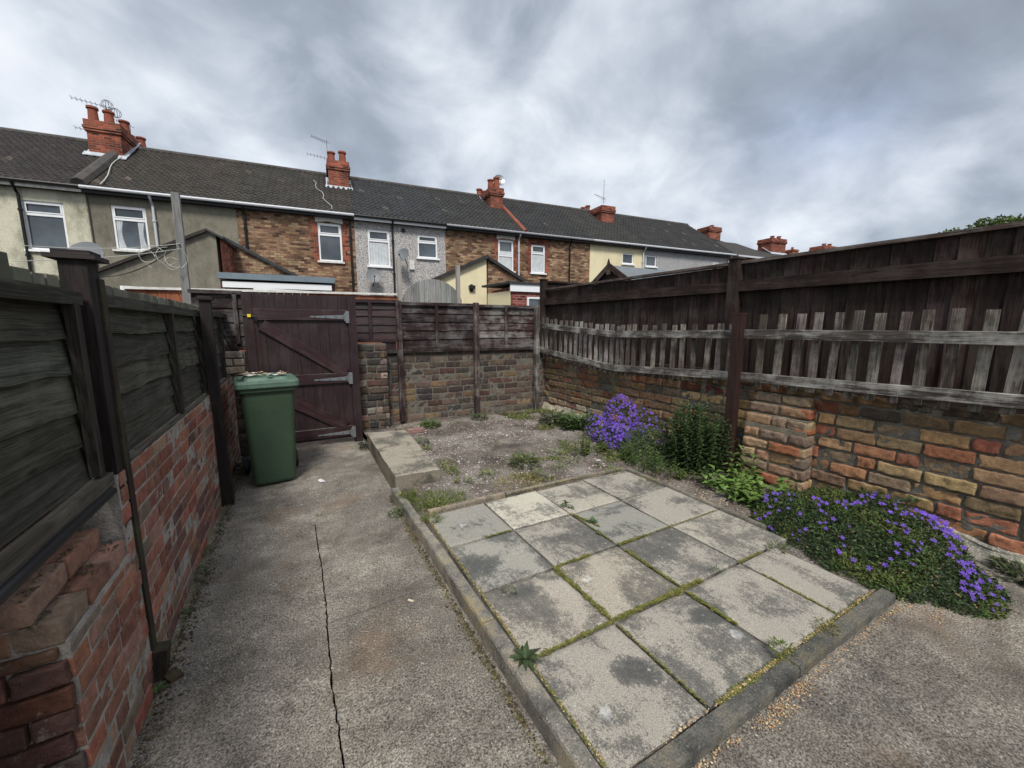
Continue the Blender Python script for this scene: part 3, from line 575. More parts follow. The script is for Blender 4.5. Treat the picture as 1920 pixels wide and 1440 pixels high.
fl = thing('panel_fence', 'black stained waney lap fence on top of the red brick wall', 'fence', (-.7, 3.4, .95))
def waney(mb, y0, y1, z0, z1, nb, x, colf, seg=60, axis='y', thick=.009, proud=.02, face=1, slope=0.):
    # overlapping horizontal boards with wavy lower edges; face=+1 looks towards +x (axis y) / -y (axis x)
    hb = (z1 - z0) / nb
    for k in range(nb):
        o = rv(0, 50); za = z0 + k * hb; zb = za + hb * 1.18; c = colf(k, nb); dz = rv(-.006, .006)
        if k == nb - 1: zb = z1
        L = y1 - y0; n = max(8, int(L / .025)); b0 = len(mb.v)
        for i in range(n + 1):
            s = i / n; lo = za + dz + .013 * mn.noise(Vector((s * L * 2.2, o, 0))) + .006 * mn.noise(Vector((s * L * 9, o, 0)))
            if k == 0: lo = za
            for (zz, xo) in ((zb, 0), (lo, proud * face), (lo, (proud - thick) * face), (zb, -thick * face)):
                xo2 = xo + .003 * mn.noise(Vector((s * L * 3, o, zz * 3))); sl = slope * s
                mb.v.append((x + xo2, y0 + s * L, zz + sl) if axis == 'y' else (y0 + s * L, x - xo2 * 1, zz + sl))
        uo = (rv(0, 50), rv(0, 50))
        for i in range(n):
            for e in range(4):
                e2 = (e + 1) % 4; a = b0 + i * 4; q = (a + e, a + e2, a + 4 + e2, a + 4 + e); hh = (0, hb, hb + .01, 2 * hb, 0)
                mb.f.append(q); va, vb2 = hh[e] + uo[1], hh[e + 1] + uo[1]; s0, s1 = i / n * L + uo[0], (i + 1) / n * L + uo[0]
                mb.uv.append([(s0, va), (s0, vb2), (s1, vb2), (s1, va)]); mb.c.append(c)
def fpanel(y0, y1, z0, z1, battens, label, nb=6, tilt=0.):
    m = MB(); waney(m, y0, y1, z0 + .03, z1 - .03, nb, -.70, lambda k, n: tint((1, 1, 1), .25)); p = m.build('fence_panel', M_fenceL, fl, label=label)
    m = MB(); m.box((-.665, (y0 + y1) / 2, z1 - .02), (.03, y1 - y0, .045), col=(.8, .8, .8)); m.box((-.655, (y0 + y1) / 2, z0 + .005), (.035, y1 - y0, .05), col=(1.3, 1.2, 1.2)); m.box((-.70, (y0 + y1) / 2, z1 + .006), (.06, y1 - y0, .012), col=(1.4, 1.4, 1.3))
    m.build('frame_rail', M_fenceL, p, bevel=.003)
    for b in battens: m = MB(); m.box((-.663, b, (z0 + z1) / 2), (.03, .045, z1 - z0 - .075), col=(.55, .5, .5)); m.build('batten', M_fenceL, p, bevel=.003)
fpanel(.2, 2.03, .965, 1.668, [1.975], 'nearest large fence panel with wavy boards', 5)
fpanel(2.16, 4.20, .955, 1.672, [3.28, 4.17], 'second fence panel above the clean red brickwork', 5)
fpanel(4.28, 6.3, .965, 1.69, [5.3, 6.27], 'far fence panel seen edge on beside the bin', 5)
def fpost(y, label, x=-.670, z0=.70, z1=1.79, w=.10, d=.075, strip=True, cap=.135, base=None):
    m = MB(); m.box((x, y, (z0 + z1) / 2), (d, w, z1 - z0)); p = m.build('fence_post', M_postL, fl, bevel=.004, label=label)
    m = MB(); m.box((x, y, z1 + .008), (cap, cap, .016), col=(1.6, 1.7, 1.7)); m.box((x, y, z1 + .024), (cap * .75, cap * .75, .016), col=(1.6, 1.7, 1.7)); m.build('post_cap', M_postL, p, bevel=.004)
    if strip: m = MB(); m.bar((x + .034, y + .045, .02), (x + .031, y + .045, z1 - .06), .05, .028, up=(1, 0, 0)); m.build('post_strip', M_strip, p, bevel=.003)
    return p
fpost(2.10, 'nearest thick post with a flat grey cap')
p2 = fpost(4.14, 'second slimmer post standing on the path', -.60, 0.02, 1.765, .075, .075, False, .115)
m = MB(); m.box((-.595, 4.14, .1), (.1, .1, .22), col=(.9, .8, .8)); m.build('post_foot', M_postL, p2, bevel=.004)
fpost(6.36, 'farthest post beside the gate', -.66, 0.0, 1.72, .08, .08, False, .1)
m = MB(); m.box((-.61, 2.14, .06), (.05, .07, .16), Matrix.Rotation(.15, 3, 'Y')); m.box((-.565, 2.1, .012), (.05, .07, .016), Matrix.Rotation(.6, 3, 'Z'), col=(1.5, 1.3, 1.2)); m.build('broken_post_foot', M_strip, fl)
# drain pipe under near panel
m = MB(); m.tube([(-.635, .5, .925), (-.635, 1.98, .935)], .017, 12); m.build('pipe', M_black, loc=(-.635, 1.2, .93), smooth=True, **tg('thin black pipe running under the nearest fence panel', 'pipe'))
# neighbour pales behind
nf = thing('pale_fence', 'mossy vertical board fence of the neighbour showing above the black fence', 'fence', (-.86, 3.4, 0))
y = .8
while y < 6.3:
    w = rv(.09, .12); t = 1.79 + .03 * mn.noise(Vector((y * 2, 0, 0))) - (.02 if y > 2.1 else -.02); m = MB(); m.box((-.87, y + w / 2, t / 2 + .3), (.02, w - .006, t - .6), Matrix.Rotation(rv(-.01, .01), 3, 'X'), tint((1, 1, 1), .3), .003); m.build('pale', M_paleM, nf); y += w

# ================================================================== BACK WALL + FENCE + GATE
palB = [(.105, .08, .066), (.075, .064, .058), (.13, .095, .075), (.15, .115, .09), (.065, .06, .058), (.12, .07, .056), (.16, .12, .09), (.11, .092, .076), (.2, .14, .08), (.09, .075, .066)]
palB = [tuple(x * .72 for x in c) for c in palB]
bw = thing('brick_wall', 'sooty brown brick wall below the faded maroon back fence panels', 'wall', (2.3, 6, 0))
bu = Vector((math.cos(R(-4)), math.sin(R(-4)), 0)); bo = Vector((.76, 6.10, 0))
m = MB(); lay(m, bo, bu, 3.3, 0, 1.2, palB, .25, .1, .1, .013, .2, .003, .006, .004, tone=lambda s, z: (1.45, 1.4, 1.35) if z < .35 else (1.05, 1, 1)); m.build('brickwork', M_brickB, bw, smooth=True)
mortar_slab(bo, bu, 3.3, -.05, 1.195, .22, .003).build('mortar', M_mortarD, bw)
gp = thing('brick_pier', 'brown brick gate pier standing beside the right edge of the maroon gate', 'pier', (.98, 5.95, 0))
palP = palB + [(.26, .21, .16), (.2, .175, .15), (.22, .17, .135), (.2, .13, .10), (.19, .15, .14)]
m = MB(); lay(m, (.765, 5.86, 0), bu, .42, 0, 1.32, palP, .25, .1, .1, .011, .35, .005, .01, .01, (6, 2, 3)); lay(m, Vector((.765, 5.86, 0)) + bu * .42, (0, 1, 0), .22, 0, 1.32, palP, .22, .1, .1, .011, .3, .005, .01, .006)
lay(m, (.775, 6.08, 0), (0, -1, 0), .22, 0, 1.32, palP, .22, .1, .1, .011, .3)
m.build('brickwork', M_brickB, gp, smooth=True)
m = MB(); m.prism([Vector((.78, 5.872, -.02)), Vector((1.17, 5.845, -.02)), Vector((1.17, 6.09, -.02)), Vector((.78, 6.11, -.02))], (0, 0, 1.325)); m.build('mortar', M_mortarD, gp)
bf = thing('panel_fence', 'faded maroon waney lap back fence on top of the sooty brick wall', 'fence', (2.3, 6, 1.2))
def bpan(s0, s1, z0, z1, bats, label, mat, tn=(1, 1, 1), depth=-.03, sag=0.):
    m = MB(); A = bo + bu * s0; Bv = bo + bu * s1
    # built along x, then sheared to the wall line by small y offset per vertex
    waney(m, A.x, Bv.x, z0 + .02, z1 - .02, 5, 0, lambda k, n: tint(tn, .35), axis='x')
    m.v = [(v[0], v[1] + bo.y - (v[0] - bo.x) * math.tan(R(4)) + depth * -1 - .03, v[2]) for v in m.v]
    p = m.build('fence_panel', mat, bf, label=label)
    def at(s, z, off=0.): q = bo + bu * s; return Vector((q.x, q.y - .035 - off, z))
    m = MB(); m.bar(at(s0, z1 - .015), at(s1, z1 - .015 - sag), .03, .045, col=tn); m.bar(at(s0, z0 + .01), at(s1, z0 + .01), .03, .045, col=tn); m.build('frame_rail', mat, p, bevel=.003)
    for b in bats: m = MB(); m.box(at(b, (z0 + z1) / 2), (.045, .028, z1 - z0 - .07), col=tn); m.build('batten', mat, p, bevel=.003)
bpan(-.02, .66, 1.335, 1.925, [.25], 'plain dark maroon panel above the pier', M_gate, (1.1, 1, 1))
bpan(.62, 1.86, 1.20, 1.90, [1.22], 'maroon panel with scuffed grey boards', M_backf)
bpan(1.83, 2.97, 1.21, 1.89, [2.39], 'greyest, most weathered panel near the corner', M_backf, (1.5, 1.6, 1.55))
m = MB(); m.bar(bo + bu * .3 + Vector((0, -.03, 1.175)), bo + bu * 2.95 + Vector((0, -.03, 1.175)), .04, .035, col=(.6, .6, .6)); m.build('bottom_rail', M_backf, bf)
m = MB(); m.box(bo + bu * .5 + Vector((0, -.02, 1.27)), (.2, .02, .13), col=(1, 1, 1)); m.build('patch_board', M_gate, bf)
for s, z0, z1, lb, tn in ((.64, .12, 1.92, 'first thin brown post from the gate', (1., .9, .9)), (1.84, .0, 1.92, 'middle post, grey at its foot', (.6, .5, .5)), (2.94, 0., 1.9, 'pale grey post in the corner', (1., 1., 1.))):
    q = bo + bu * s; m = MB(); m.box((q.x, q.y - .085, (z0 + z1) / 2), (.075, .07, z1 - z0), col=tn); m.build('fence_post', M_backf if s < 1 else M_rail, bf, bevel=.004, label=lb)
# gate
g = thing('garden_gate', 'maroon ledged and braced wooden gate behind the green bin', 'gate', (.14, 5.65, 0))
GY = 5.66; x = -.375
m = MB()
for k in range(9):
    w = 1.04 / 9; m.box((-.375 + w * (k + .5), GY, 1.0), (w - .003, .022, 1.87), col=tint((1, 1, 1), .15)); 
m.box((.145, GY + .018, 1.0), (1.04, .006, 1.86), col=(.3, .3, .3)); m.build('board_panel', M_gate, g, bevel=.002)
for z in (1.69, .88, .16): m = MB(); m.box((.145, GY - .026, z), (1.04, .03, .125), col=(1.4, 1.35, 1.35)); m.box((.145, GY - .028, z + .0635), (1.03, .032, .005), col=(5, 12, 9)); m.build('ledge', M_gate, g, bevel=.002)  # thin pale strip: highlight painted in colour along each ledge's top edge
for (a, b) in (((-.30, 1.60), (.60, .97)), ((-.30, .80), (.56, .26))):
    m = MB(); m.bar((a[0], GY - .027, a[1] - .03), (b[0], GY - .027, b[1] - .03), .035, .13, up=(0, 0, 1), col=(1.45, 1.4, 1.4)); m.build('brace', M_gate, g, bevel=.002)
for z in (1.67, .87, .14):
    m = MB(); m.prism([Vector((.22, GY - .046, z - .008)), Vector((.62, GY - .046, z - .026)), Vector((.62, GY - .046, z + .026)), Vector((.22, GY - .046, z + .008))], (0, .004, 0)); m.box((.655, GY - .05, z), (.045, .01, .15)); m.tube([(.625, GY - .05, z - .05), (.625, GY - .05, z + .05)], .01, 8)
    for xx in (.28, .4, .52, .6): m.tube([(xx, GY - .053, z), (xx, GY - .046, z)], .007, 6, (.3, .3, .3))
    m.build('strap_hinge', M_steel, g)
gfr = []
for x, lb in ((-.428, 'latch side post'), (.715, 'hinge side post')): m = MB(); m.box((x, GY + .0, .965), (.10, .08, 1.95)); m.build('gate_post', M_gate, g, bevel=.003, label=lb)
m = MB(); m.box((-.415, GY - .05, 1.675), (.035, .02, .035)); m.build('latch', M_yellow, g, bevel=.003)
m = MB(); m.tube([(-.395, GY - .05, 1.67), (-.36, GY - .05, 1.66), (-.35, GY - .05, 1.61)], .014, 8); m.tube([(-.5, GY - .05, 1.68), (-.44, GY - .05, 1.675)], .008, 6); m.build('bolt', M_black, g)
# dark wall stub and small panel left of the gate
sw = thing('brick_wall', 'dark narrow brick wall stub between the bin and the left of the gate', 'wall', (-.6, 5.75, 0))
m = MB(); lay(m, (-.72, 5.62, 0), (1, 0, 0), .23, 0, 1.28, [tuple(x * .55 for x in c) for c in palP], .22, .09, .1, .01, .2); lay(m, (-.72, 5.60, 1.0), (1, 0, 0), .22, 0.0, .28, [(.3, .24, .18), (.2, .17, .15)], .22, .09, .1, .01, .2)
m.build('brickwork', M_brickB, sw, smooth=True); m = MB(); m.box((-.605, 5.71, .62), (.225, .16, 1.27)); m.build('mortar', M_mortarD, sw)
m = MB(); waney(m, -.95, -.46, 1.27, 1.93, 4, 5.72, lambda k, n: tint((.9, .9, .9), .3), axis='x'); 
sp_ = thing('fence_panel', 'small dark panel filling the gap between the side fence and the gate', 'fence', (-.7, 5.72, 1.3)); m.build('boards', M_backf, sp_)
m = MB(); m.box((-.72, 5.69, 1.94), (.5, .03, .04)); m.box((-.55, 5.69, 1.64), (.04, .03, .58)); m.build('frame_rail', M_backf, sp_, bevel=.003)

# ================================================================== WHEELIE BIN
BX, BY = -.255, 4.66; br = Matrix.Rotation(R(6), 3, 'Z')
bn = thing('wheelie_bin', 'dark green wheelie bin with a paler lid standing before the gate', 'bin', (BX, BY, 0))
def rrect(hx, hy, r, n=4):
    o = []
    for (sx, sy, a0) in ((1, 1, 0), (-1, 1, 90), (-1, -1, 180), (1, -1, 270)):
        for k in range(n + 1): a = R(a0 + 90 * k / n); o.append((sx * (hx - r) + r * math.cos(a), sy * (hy - r) + r * math.sin(a)))
    return o
def loft(m, secs, off=(0, 0), col=(1, 1, 1), rot=br, c0=(BX, BY)):
    b = len(m.v); n = None
    for (hx, hy, r, z, ox, oy) in secs:
        P = rrect(hx, hy, r); n = len(P)
        for (x, y) in P: q = rot @ Vector((x + ox, y + oy, 0)); m.v.append((c0[0] + q.x, c0[1] + q.y, z))
    for i in range(len(secs) - 1):
        for k in range(n): k2 = (k + 1) % n; m.f.append((b + i * n + k, b + i * n + k2, b + (i + 1) * n + k2, b + (i + 1) * n + k)); m.uv.append([(0, 0)] * 4); m.c.append(col)
    m.f.append(tuple(b + k for k in range(n))[::-1]); m.uv.append([(0, 0)] * n); m.c.append(col)
    e = b + (len(secs) - 1) * n; m.f.append(tuple(e + k for k in range(n))); m.uv.append([(0, 0)] * n); m.c.append(col)
m = MB(); loft(m, [(.175, .21, .05, .015, 0, -.02), (.185, .22, .05, .04, 0, -.02), (.222, .262, .045, .9, 0, 0), (.225, .266, .045, .93, 0, 0), (.248, .29, .04, .935, 0, 0), (.25, .294, .04, .985, 0, 0)]); m.build('body', M_bin, bn, smooth=False, bevel=.003)
m = MB(); loft(m, [(.262, .306, .045, .972, 0, 0), (.268, .312, .045, .98, 0, 0), (.267, .31, .045, 1.012, 0, 0), (.268, .312, .045, 1.016, 0, 0), (.262, .305, .045, 1.038, 0, 0), (.235, .27, .05, 1.042, 0, 0), (.225, .26, .05, 1.034, 0, 0), (.195, .23, .05, 1.036, 0, 0), (.18, .21, .05, 1.062, 0, 0), (.15, .18, .05, 1.068, 0, 0)], col=(1.25, 1.25, 1.25)); m.build('lid', M_lid, bn, bevel=.002)
for sx in (-1, 1):
    m = MB(); q = br @ Vector((sx * .225, .24, 0)); ax = br @ Vector((1, 0, 0)); c = Vector((BX + q.x, BY + q.y, .1)); m.tube([c - ax * .025, c - ax * .02, c + ax * .02, c + ax * .025], [.09, .1, .1, .09], 20); m.build('wheel', M_black, bn)
m = MB(); q = [Vector((BX, BY, 0)) + br @ Vector(p) for p in ((-.2, .33, .95), (-.2, .38, .97), (.2, .38, .97), (.2, .33, .95))]; m.tube(q, .015, 8); m.build('handle', M_bin, bn)
# litter on the lid
m = MB()
for k in range(26):
    x, y = rv(-.19, .19), rv(-.24, .2); q = br @ Vector((x, y, 0)); s = rv(.02, .06); c = random.choice([(.62, .62, .58), (.5, .53, .5), (.4, .3, .2), (.6, .55, .45), (.33, .24, .17)])
    p = Vector((BX + q.x, BY + q.y, 1.078 + rv(0, .006))); a = rv(0, 6.28); pts = []
    for t in range(7): b_ = a + t / 7 * 6.28; r_ = s * rv(.6, 1.2); pts.append(p + Vector((math.cos(b_) * r_, math.sin(b_) * r_ * .7, rv(0, .014))))
    for t in range(7): m.face([p + Vector((0, 0, .008)), pts[t], pts[(t + 1) % 7]], c)
m.build('dried_leaf_litter', M_paper, loc=(BX, BY, 1.075), kind='stuff', label='pale crumpled leaves and scraps lying on the bin lid', category='litter')

# ================================================================== RIGHT WALL
palR = [(.42, .27, .14), (.48, .31, .15), (.36, .22, .12), (.38, .19, .10), (.38, .15, .09), (.30, .2, .12), (.48, .34, .18), (.28, .2, .13), (.42, .28, .15), (.4, .23, .12), (.19, .15, .11)]
rw = thing('brick_wall', 'old yellow and orange brick wall below the grey picket fence', 'wall', (3.95, 3, 0))
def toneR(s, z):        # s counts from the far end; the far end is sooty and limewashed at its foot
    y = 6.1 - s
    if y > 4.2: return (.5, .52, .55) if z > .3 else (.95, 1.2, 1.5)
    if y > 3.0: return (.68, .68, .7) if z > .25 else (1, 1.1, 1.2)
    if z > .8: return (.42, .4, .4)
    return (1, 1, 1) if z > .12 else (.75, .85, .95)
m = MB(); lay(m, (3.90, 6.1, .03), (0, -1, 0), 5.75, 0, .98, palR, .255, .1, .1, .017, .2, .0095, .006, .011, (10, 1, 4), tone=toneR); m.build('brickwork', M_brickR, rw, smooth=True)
mortar_slab((3.90, 6.1, 0), (0, -1, 0), 7.6, -.05, .972, .3, .010, .014).build('mortar', M_mortarD, rw)
rp = thing('brick_pier', 'stepped brick buttress with crumbling ledges leaning on the yellow brick wall', 'pier', (3.85, 1.9, 0))
m = MB(); palQ = [(.3, .19, .11), (.24, .17, .12), (.33, .2, .12), (.2, .15, .11), (.34, .13, .07), (.36, .27, .16)]
lay(m, (3.74, 2.19, .02), (0, -1, 0), .55, 0, .63, palQ, .26, .1, .12, .016, .25, .009, .014, .012, (9, 3, 4)); lay(m, (3.74, 1.645, .02), (1, 0, 0), .16, 0, .66, palQ, .26, .1, .12, .014, 0., .007, .012, .005, (6, 3, 4))
for (xo, e, z0, z1) in ((3.765, .015, .645, .745), (3.80, .03, .75, .845), (3.835, .06, .85, .935)):
    lay(m, (xo, 2.19 - e * .5, 0), (0, -1, 0), .54 - e, z0, z1, palQ, .25, .098, .12, .012, .2, .008, .010, .006, (9, 3, 4)); lay(m, (xo, 1.65 + e * .5, 0), (1, 0, 0), 3.93 - xo, z0, z1, palQ, .25, .098, .12, .012, 0, .006, .01, .003, (6, 3, 4))
m.build('brickwork', M_brickR, rp, smooth=True); m = MB(); m.box((3.85, 1.915, .32), (.19, .515, .67), col=(1.4, 1.35, 1.2))
for (x0, zt, e) in ((3.785, .742, .03), (3.82, .842, .05), (3.85, .93, .08)): m.box(((x0 + 3.95) / 2, 1.915, zt - .055), (3.95 - x0, .53 - e, .115), col=(1.4, 1.35, 1.2))
m.build('mortar', M_mortarD, rp)
m = MB(); m.grid(lambda a, b: Vector((3.90 - .09 * (1 - a) + .02 * mn.noise(Vector((b * 9, a * 5, 1))), -.2 + 1.35 * b, .16 * a + .03 * mn.noise(Vector((b * 6, a, 2))))), 8, 40, (1.6, 1.6, 1.55)); m.grid(lambda a, b: Vector((3.90 - .05 * (1 - a) + .01 * mn.noise(Vector((b * 9, a * 5, 1))), 2.6 + 3.3 * b, .09 + .12 * a + .04 * mn.noise(Vector((b * 16, a, 2))))), 5, 60, (1.7, 1.7, 1.65)); m.build('cement_fillet', M_kerb, rw)

# tall boarded fence
tf = thing('tall_board_fence', 'tall dark brown vertical board fence behind the grey pickets', 'fence', (4.15, 3, .95))
m = MB(); y = -1.9
while y < 6.2:
    w = rv(.115, .135); y1 = y + w; c = tint((1, 1, 1), .35, .08); m.box((4.15 + rv(-.004, .004), y + w / 2, 1.565), (.016, w + .012, 1.23), Matrix.Rotation(.11, 3, 'Z'), c); y = y1
m.build('boards', M_tall, tf)
m = MB(); m.bar((4.10, -1.9, 1.93), (4.10, 6.2, 1.99), .045, .11, col=(1., 1., 1.)); m.build('top_rail', M_tall, tf, bevel=.004)
m = MB(); m.bar((4.12, -1.9, 1.03), (4.12, 6.2, 1.03), .04, .09, col=(1.3, 1.3, 1.3)); m.build('bottom_rail', M_tall, tf, bevel=.004)
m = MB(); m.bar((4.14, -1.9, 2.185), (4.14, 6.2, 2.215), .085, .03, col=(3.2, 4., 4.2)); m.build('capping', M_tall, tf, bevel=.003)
for y, z1, lb in ((2.60, 2.235, 'post rising above the capping in the middle'), (6.22, 2.38, 'taller post at the far corner')):
    m = MB(); m.box((4.09, y, (.9 + z1) / 2), (.1, .1, z1 - .9)); p = m.build('fence_post', M_tall, tf, bevel=.004, label=lb)
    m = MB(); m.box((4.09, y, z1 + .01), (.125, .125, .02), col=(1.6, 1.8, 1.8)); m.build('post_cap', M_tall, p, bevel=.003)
m = MB(); x = 4.15
while x < 6.2: m.box((x + .06, 6.25, 1.62), (.118, .018, 1.5), col=tint((.9, .9, .9), .3)); x += .125
m.bar((4.15, 6.22, 2.36), (6.2, 6.22, 2.36), .03, .03)
bt = thing('board_fence', 'dark board fence of the next yard running off beyond the corner', 'fence', (5, 6.25, .9)); m.build('boards', M_tall, bt)
# picket fence
pf = thing('picket_fence', 'weathered grey picket fence sagging along the top of the yellow brick wall', 'fence', (3.82, 3, .95))
def rz(y, lo):        # rail heights: level near, a dip at the joint, rising to the far corner
    if y < 2.4: return (1.105 + .0 * y, 1.478)[lo == 0] + (0 if lo == 0 else (1.065 - 1.105) * max(0, (y - .5) / 1.9))
    if y < 4.05: t = (y - 2.4) / 1.65; return (1.065 - .075 * t, 1.475 - .03 * t)[lo == 0]
    t = (y - 4.05) / 1.9; return (.99 + .16 * t, 1.445 + .125 * t)[lo == 0]
for lo, (a, b, lb) in ((0, (-1.6, 2.36, 'near middle rail')), (0, (2.36, 3.72, 'middle rail left of the brown post')), (0, (3.70, 5.97, 'far middle rail')), (1, (-1.6, 2.36, 'near bottom rail')), (1, (2.36, 3.70, 'bottom rail left of the brown post')), (1, (3.68, 5.97, 'far bottom rail'))):
    m = MB(); x = 3.80 + (.006 if a > 3 else 0); o = (rv(0, 50), rv(0, 50)); hh = .042; b0 = len(m.v); n = 40
    for i in range(n + 1):
        y = a + (b - a) * i / n; z = rz(y, lo) + .003 * mn.noise(Vector((y * 4, lo, 1))); dx = .008 * mn.noise(Vector((y * 1.2, lo, 4)))
        for (u, v) in ((-1, -1), (1, -1), (1, 1), (-1, 1)): m.v.append((x + dx + u * .017, y, z + v * hh))
    for i in range(n):
        for e in range(4):
            e2 = (e + 1) % 4; k = b0 + i * 4; m.f.append((k + e, k + e2, k + 4 + e2, k + 4 + e)); s0, s1 = (b - a) * i / n + o[0], (b - a) * (i + 1) / n + o[0]; va = o[1] + e * .085
            m.uv.append([(s0, va), (s0, va + .084), (s1, va + .084), (s1, va)]); m.c.append((1, 1, 1) if lo == 0 else (1.15, 1.15, 1.15))
    m.f.append((b0, b0 + 3, b0 + 2, b0 + 1)); m.uv.append([(0, 0)] * 4); m.c.append((1, 1, 1)); k = b0 + n * 4; m.f.append((k, k + 1, k + 2, k + 3)); m.uv.append([(0, 0)] * 4); m.c.append((1, 1, 1))
    m.build('rail', M_rail, pf, bevel=.003, label=lb)
ys = []
for px in (1430, 1463, 1497, 1531, 1566, 1606, 1648, 1691, 1740, 1794, 1852, 1915): ys.append((PX(px, 605, 3.84)[0], 1.66))
for px in (1190, 1206, 1226, 1244, 1263, 1281, 1303, 1326, 1350, 1372): ys.append((PX(px, 615, 3.84)[0], 1.575))
for i in range(18):
    px = 1017 + (1178 - 1017) * (i / 17) ** 1.08; ys.append((PX(px, 605, 3.84)[0], None))
for k in range(1, 9): ys.append((.60 - k * .135, 1.66))
for (y, zt) in ys:
    if zt is None: t = max(0, (y - 4.05) / 1.9); zt = 1.565 + .135 * t + rv(-.005, .005)
    zt += rv(-.012, .012); zb = rz(y, 1) - rv(.085, .105); ln = rv(-.02, .02); m = MB()
    fresh = (.85, .8, .76) if y < 3.9 else (1.15, 1.12, 1.1)
    m.bar((3.845, y + ln * .3, zb), (3.845 + rv(-.004, .004), y - .012 + ln, zt), .018, .058 * rv(.9, 1.1), up=(0, 1, 0), col=tint(fresh, .3)); m.build('picket', M_picket, pf, bevel=.002)
m = MB(); m.box((3.755, 2.315, .80), (.085, .085, 1.73)); m.box((3.755, 2.315, 1.672), (.09, .09, .012), col=(1.8, 1.9, 1.9)); m.build('fence_post', M_post5, pf, bevel=.004, label='thick brown post in front of the pickets')

# ================================================================== BEYOND THE BACK FENCE
af = thing('board_fence', 'orange brown board fence with a pale capping across the alley behind the gate', 'fence', (.2, 7.6, 0))
m = MB(); x = -2.0
while x < 1.77: w = rv(.1, .13); m.box((x + w / 2, 7.62, 1.35), (w - .004, .018, 1.5), col=tint((1, 1, 1), .25)); x += w
m.build('boards', M_orange, af)
m = MB(); m.bar((-2.0, 7.6, 2.085), (1.78, 7.6, 2.135), .06, .035); m.build('capping', M_wpaint, af)
pg = thing('arched_gate', 'grey weathered boards with a rounded top beyond the back fence', 'gate', (2.45, 7.6, 0))
m = MB(); n = 11; x0, x1 = 1.86, 3.05
for k in range(n):
    a = x0 + (x1 - x0) * k / n; b = x0 + (x1 - x0) * (k + 1) / n - .008
    zt = lambda x: 1.90 + .55 * math.sqrt(max(0, 1 - ((x - 2.455) / .62) ** 2))
    m.prism([Vector((a, 7.6, .1)), Vector((b, 7.6, .1)), Vector((b, 7.6, zt(b))), Vector(((a + b) / 2, 7.6, zt((a + b) / 2))), Vector((a, 7.6, zt(a)))], (0, .02, 0), tint((1, 1, 1), .3))
m.uv = [[(v_, u_) for (u_, v_) in q_] for q_ in m.uv]; m.build('boards', M_greyw, pg)
for (px, pt, y, lb) in ((747, 487, 7.5, 'pale bare wooden pole left of the rounded grey boards'), (858, 497, 7.6, 'pale square wooden pole between rounded grey boards and cream wall')):
    x, z = PY(px, pt, y); m = MB(); m.box((x, y, z / 2), (.07, .07, z)); m.build('wooden_pole', M_polew, loc=(x, y, 0), **tg(lb, 'pole', 'pale wooden poles beyond the back fence'))
x, z = PY(322, 361, 6.5); x2, _ = PY(352, 568, 6.5)
m = MB(); m.box((x2, 6.5, (z) / 2), (.08, .08, z), Matrix.Rotation(-.0, 3, 'Y')); m.build('washing_line_post', M_greypole, loc=(x2, 6.5, 0), bevel=.005, **tg('tall grey post wound with washing line behind the black fence', 'post'))
WPX = x2
def sagline(a, b, sag, n=14): a = Vector(a); b = Vector(b); return [a.lerp(b, i / n) - Vector((0, 0, sag * 4 * (i / n) * (1 - i / n))) for i in range(n + 1)]
for k, (a, b, sg, lb) in enumerate([((WPX, 6.44, 2.56), (-2.15, 5.6, 2.3), .04, 'upper white washing line stretched from the grey post to the left'), ((WPX, 6.44, 2.50), (-2.1, 5.3, 2.12), .03, 'lower white washing line stretched from the grey post to the left')]):
    m = MB(); m.tube(sagline(a, b, sg), .0035, 5); m.build('washing_line', M_wire, loc=a, **tg(lb, 'washing line', 'white washing lines'))
m = MB(); m.tube(sagline((WPX, 6.44, 2.55), (-2.6, 9, 2.35), .1), .007, 5); m.build('cable', M_dwire, loc=(WPX, 6.44, 2.5), **tg('thin dark cable running left from the grey post', 'cable'))
m = MB()
for k in range(5):
    c = Vector((WPX + rv(-.36, .0), 6.4, 2.42 + rv(-.12, .0))); r = rv(.05, .13); ph = rv(0, 3); pts = [c + Vector((math.cos(a / 14 * 6.28 + ph) * r, .02 * math.sin(a), math.sin(a / 14 * 6.28 + ph) * r * rv(.9, 1.15))) for a in range(rv(10, 15).__int__())]; m.tube(pts, .003, 5)
m.build('rope_coil', M_wire, loc=(WPX, 6.4, 2.4), **tg('tangle of looped pale line hanging from the grey post', 'rope'))
# shed behind the right fence
sh = thing('shed', 'wooden shed with grey felt roof and pointed bargeboards over the right fence', 'shed', (9.5, 8.5, 0))
ax, az = PY(1143, 497, 8.5); XE = ax + 4.7; drop = .78; ny, fy = 7.3, 9.7
m = MB()
m.prism([Vector((ax + .05, 7.5, 0)), Vector((ax + .05, 9.5, 0)), Vector((ax + .05, 9.5, az - drop)), Vector((ax + .05, 8.5, az - .1)), Vector((ax + .05, 7.5, az - drop))], (4.5, 0, 0)); m.build('wall', M_tall, sh)
m = MB(); t = .025
for ye in (ny, fy):
    m.prism([Vector((ax, 8.5, az)), Vector((ax, ye, az - drop)), Vector((ax, ye, az - drop - t)), Vector((ax, 8.5, az - t))], (4.7, 0, 0))
m.build('roof', M_felt, sh)
for ye in (ny - .04, fy + .04): m = MB(); m.bar((ax - .02, 8.5, az - .02), (ax - .02, ye, az - drop - .03), .03, .14, col=(2.2, 2.4, 2.3)); m.build('bargeboard', M_tall, sh)
m = MB(); m.prism([Vector((ax - .05, 8.43, az - .25)), Vector((ax - .05, 8.57, az - .25)), Vector((ax - .05, 8.56, az + .02)), Vector((ax - .05, 8.5, az + .17)), Vector((ax - .05, 8.44, az + .02))], (.025, 0, 0), (2.4, 2.5, 2.4)); m.build('finial', M_tall, sh)

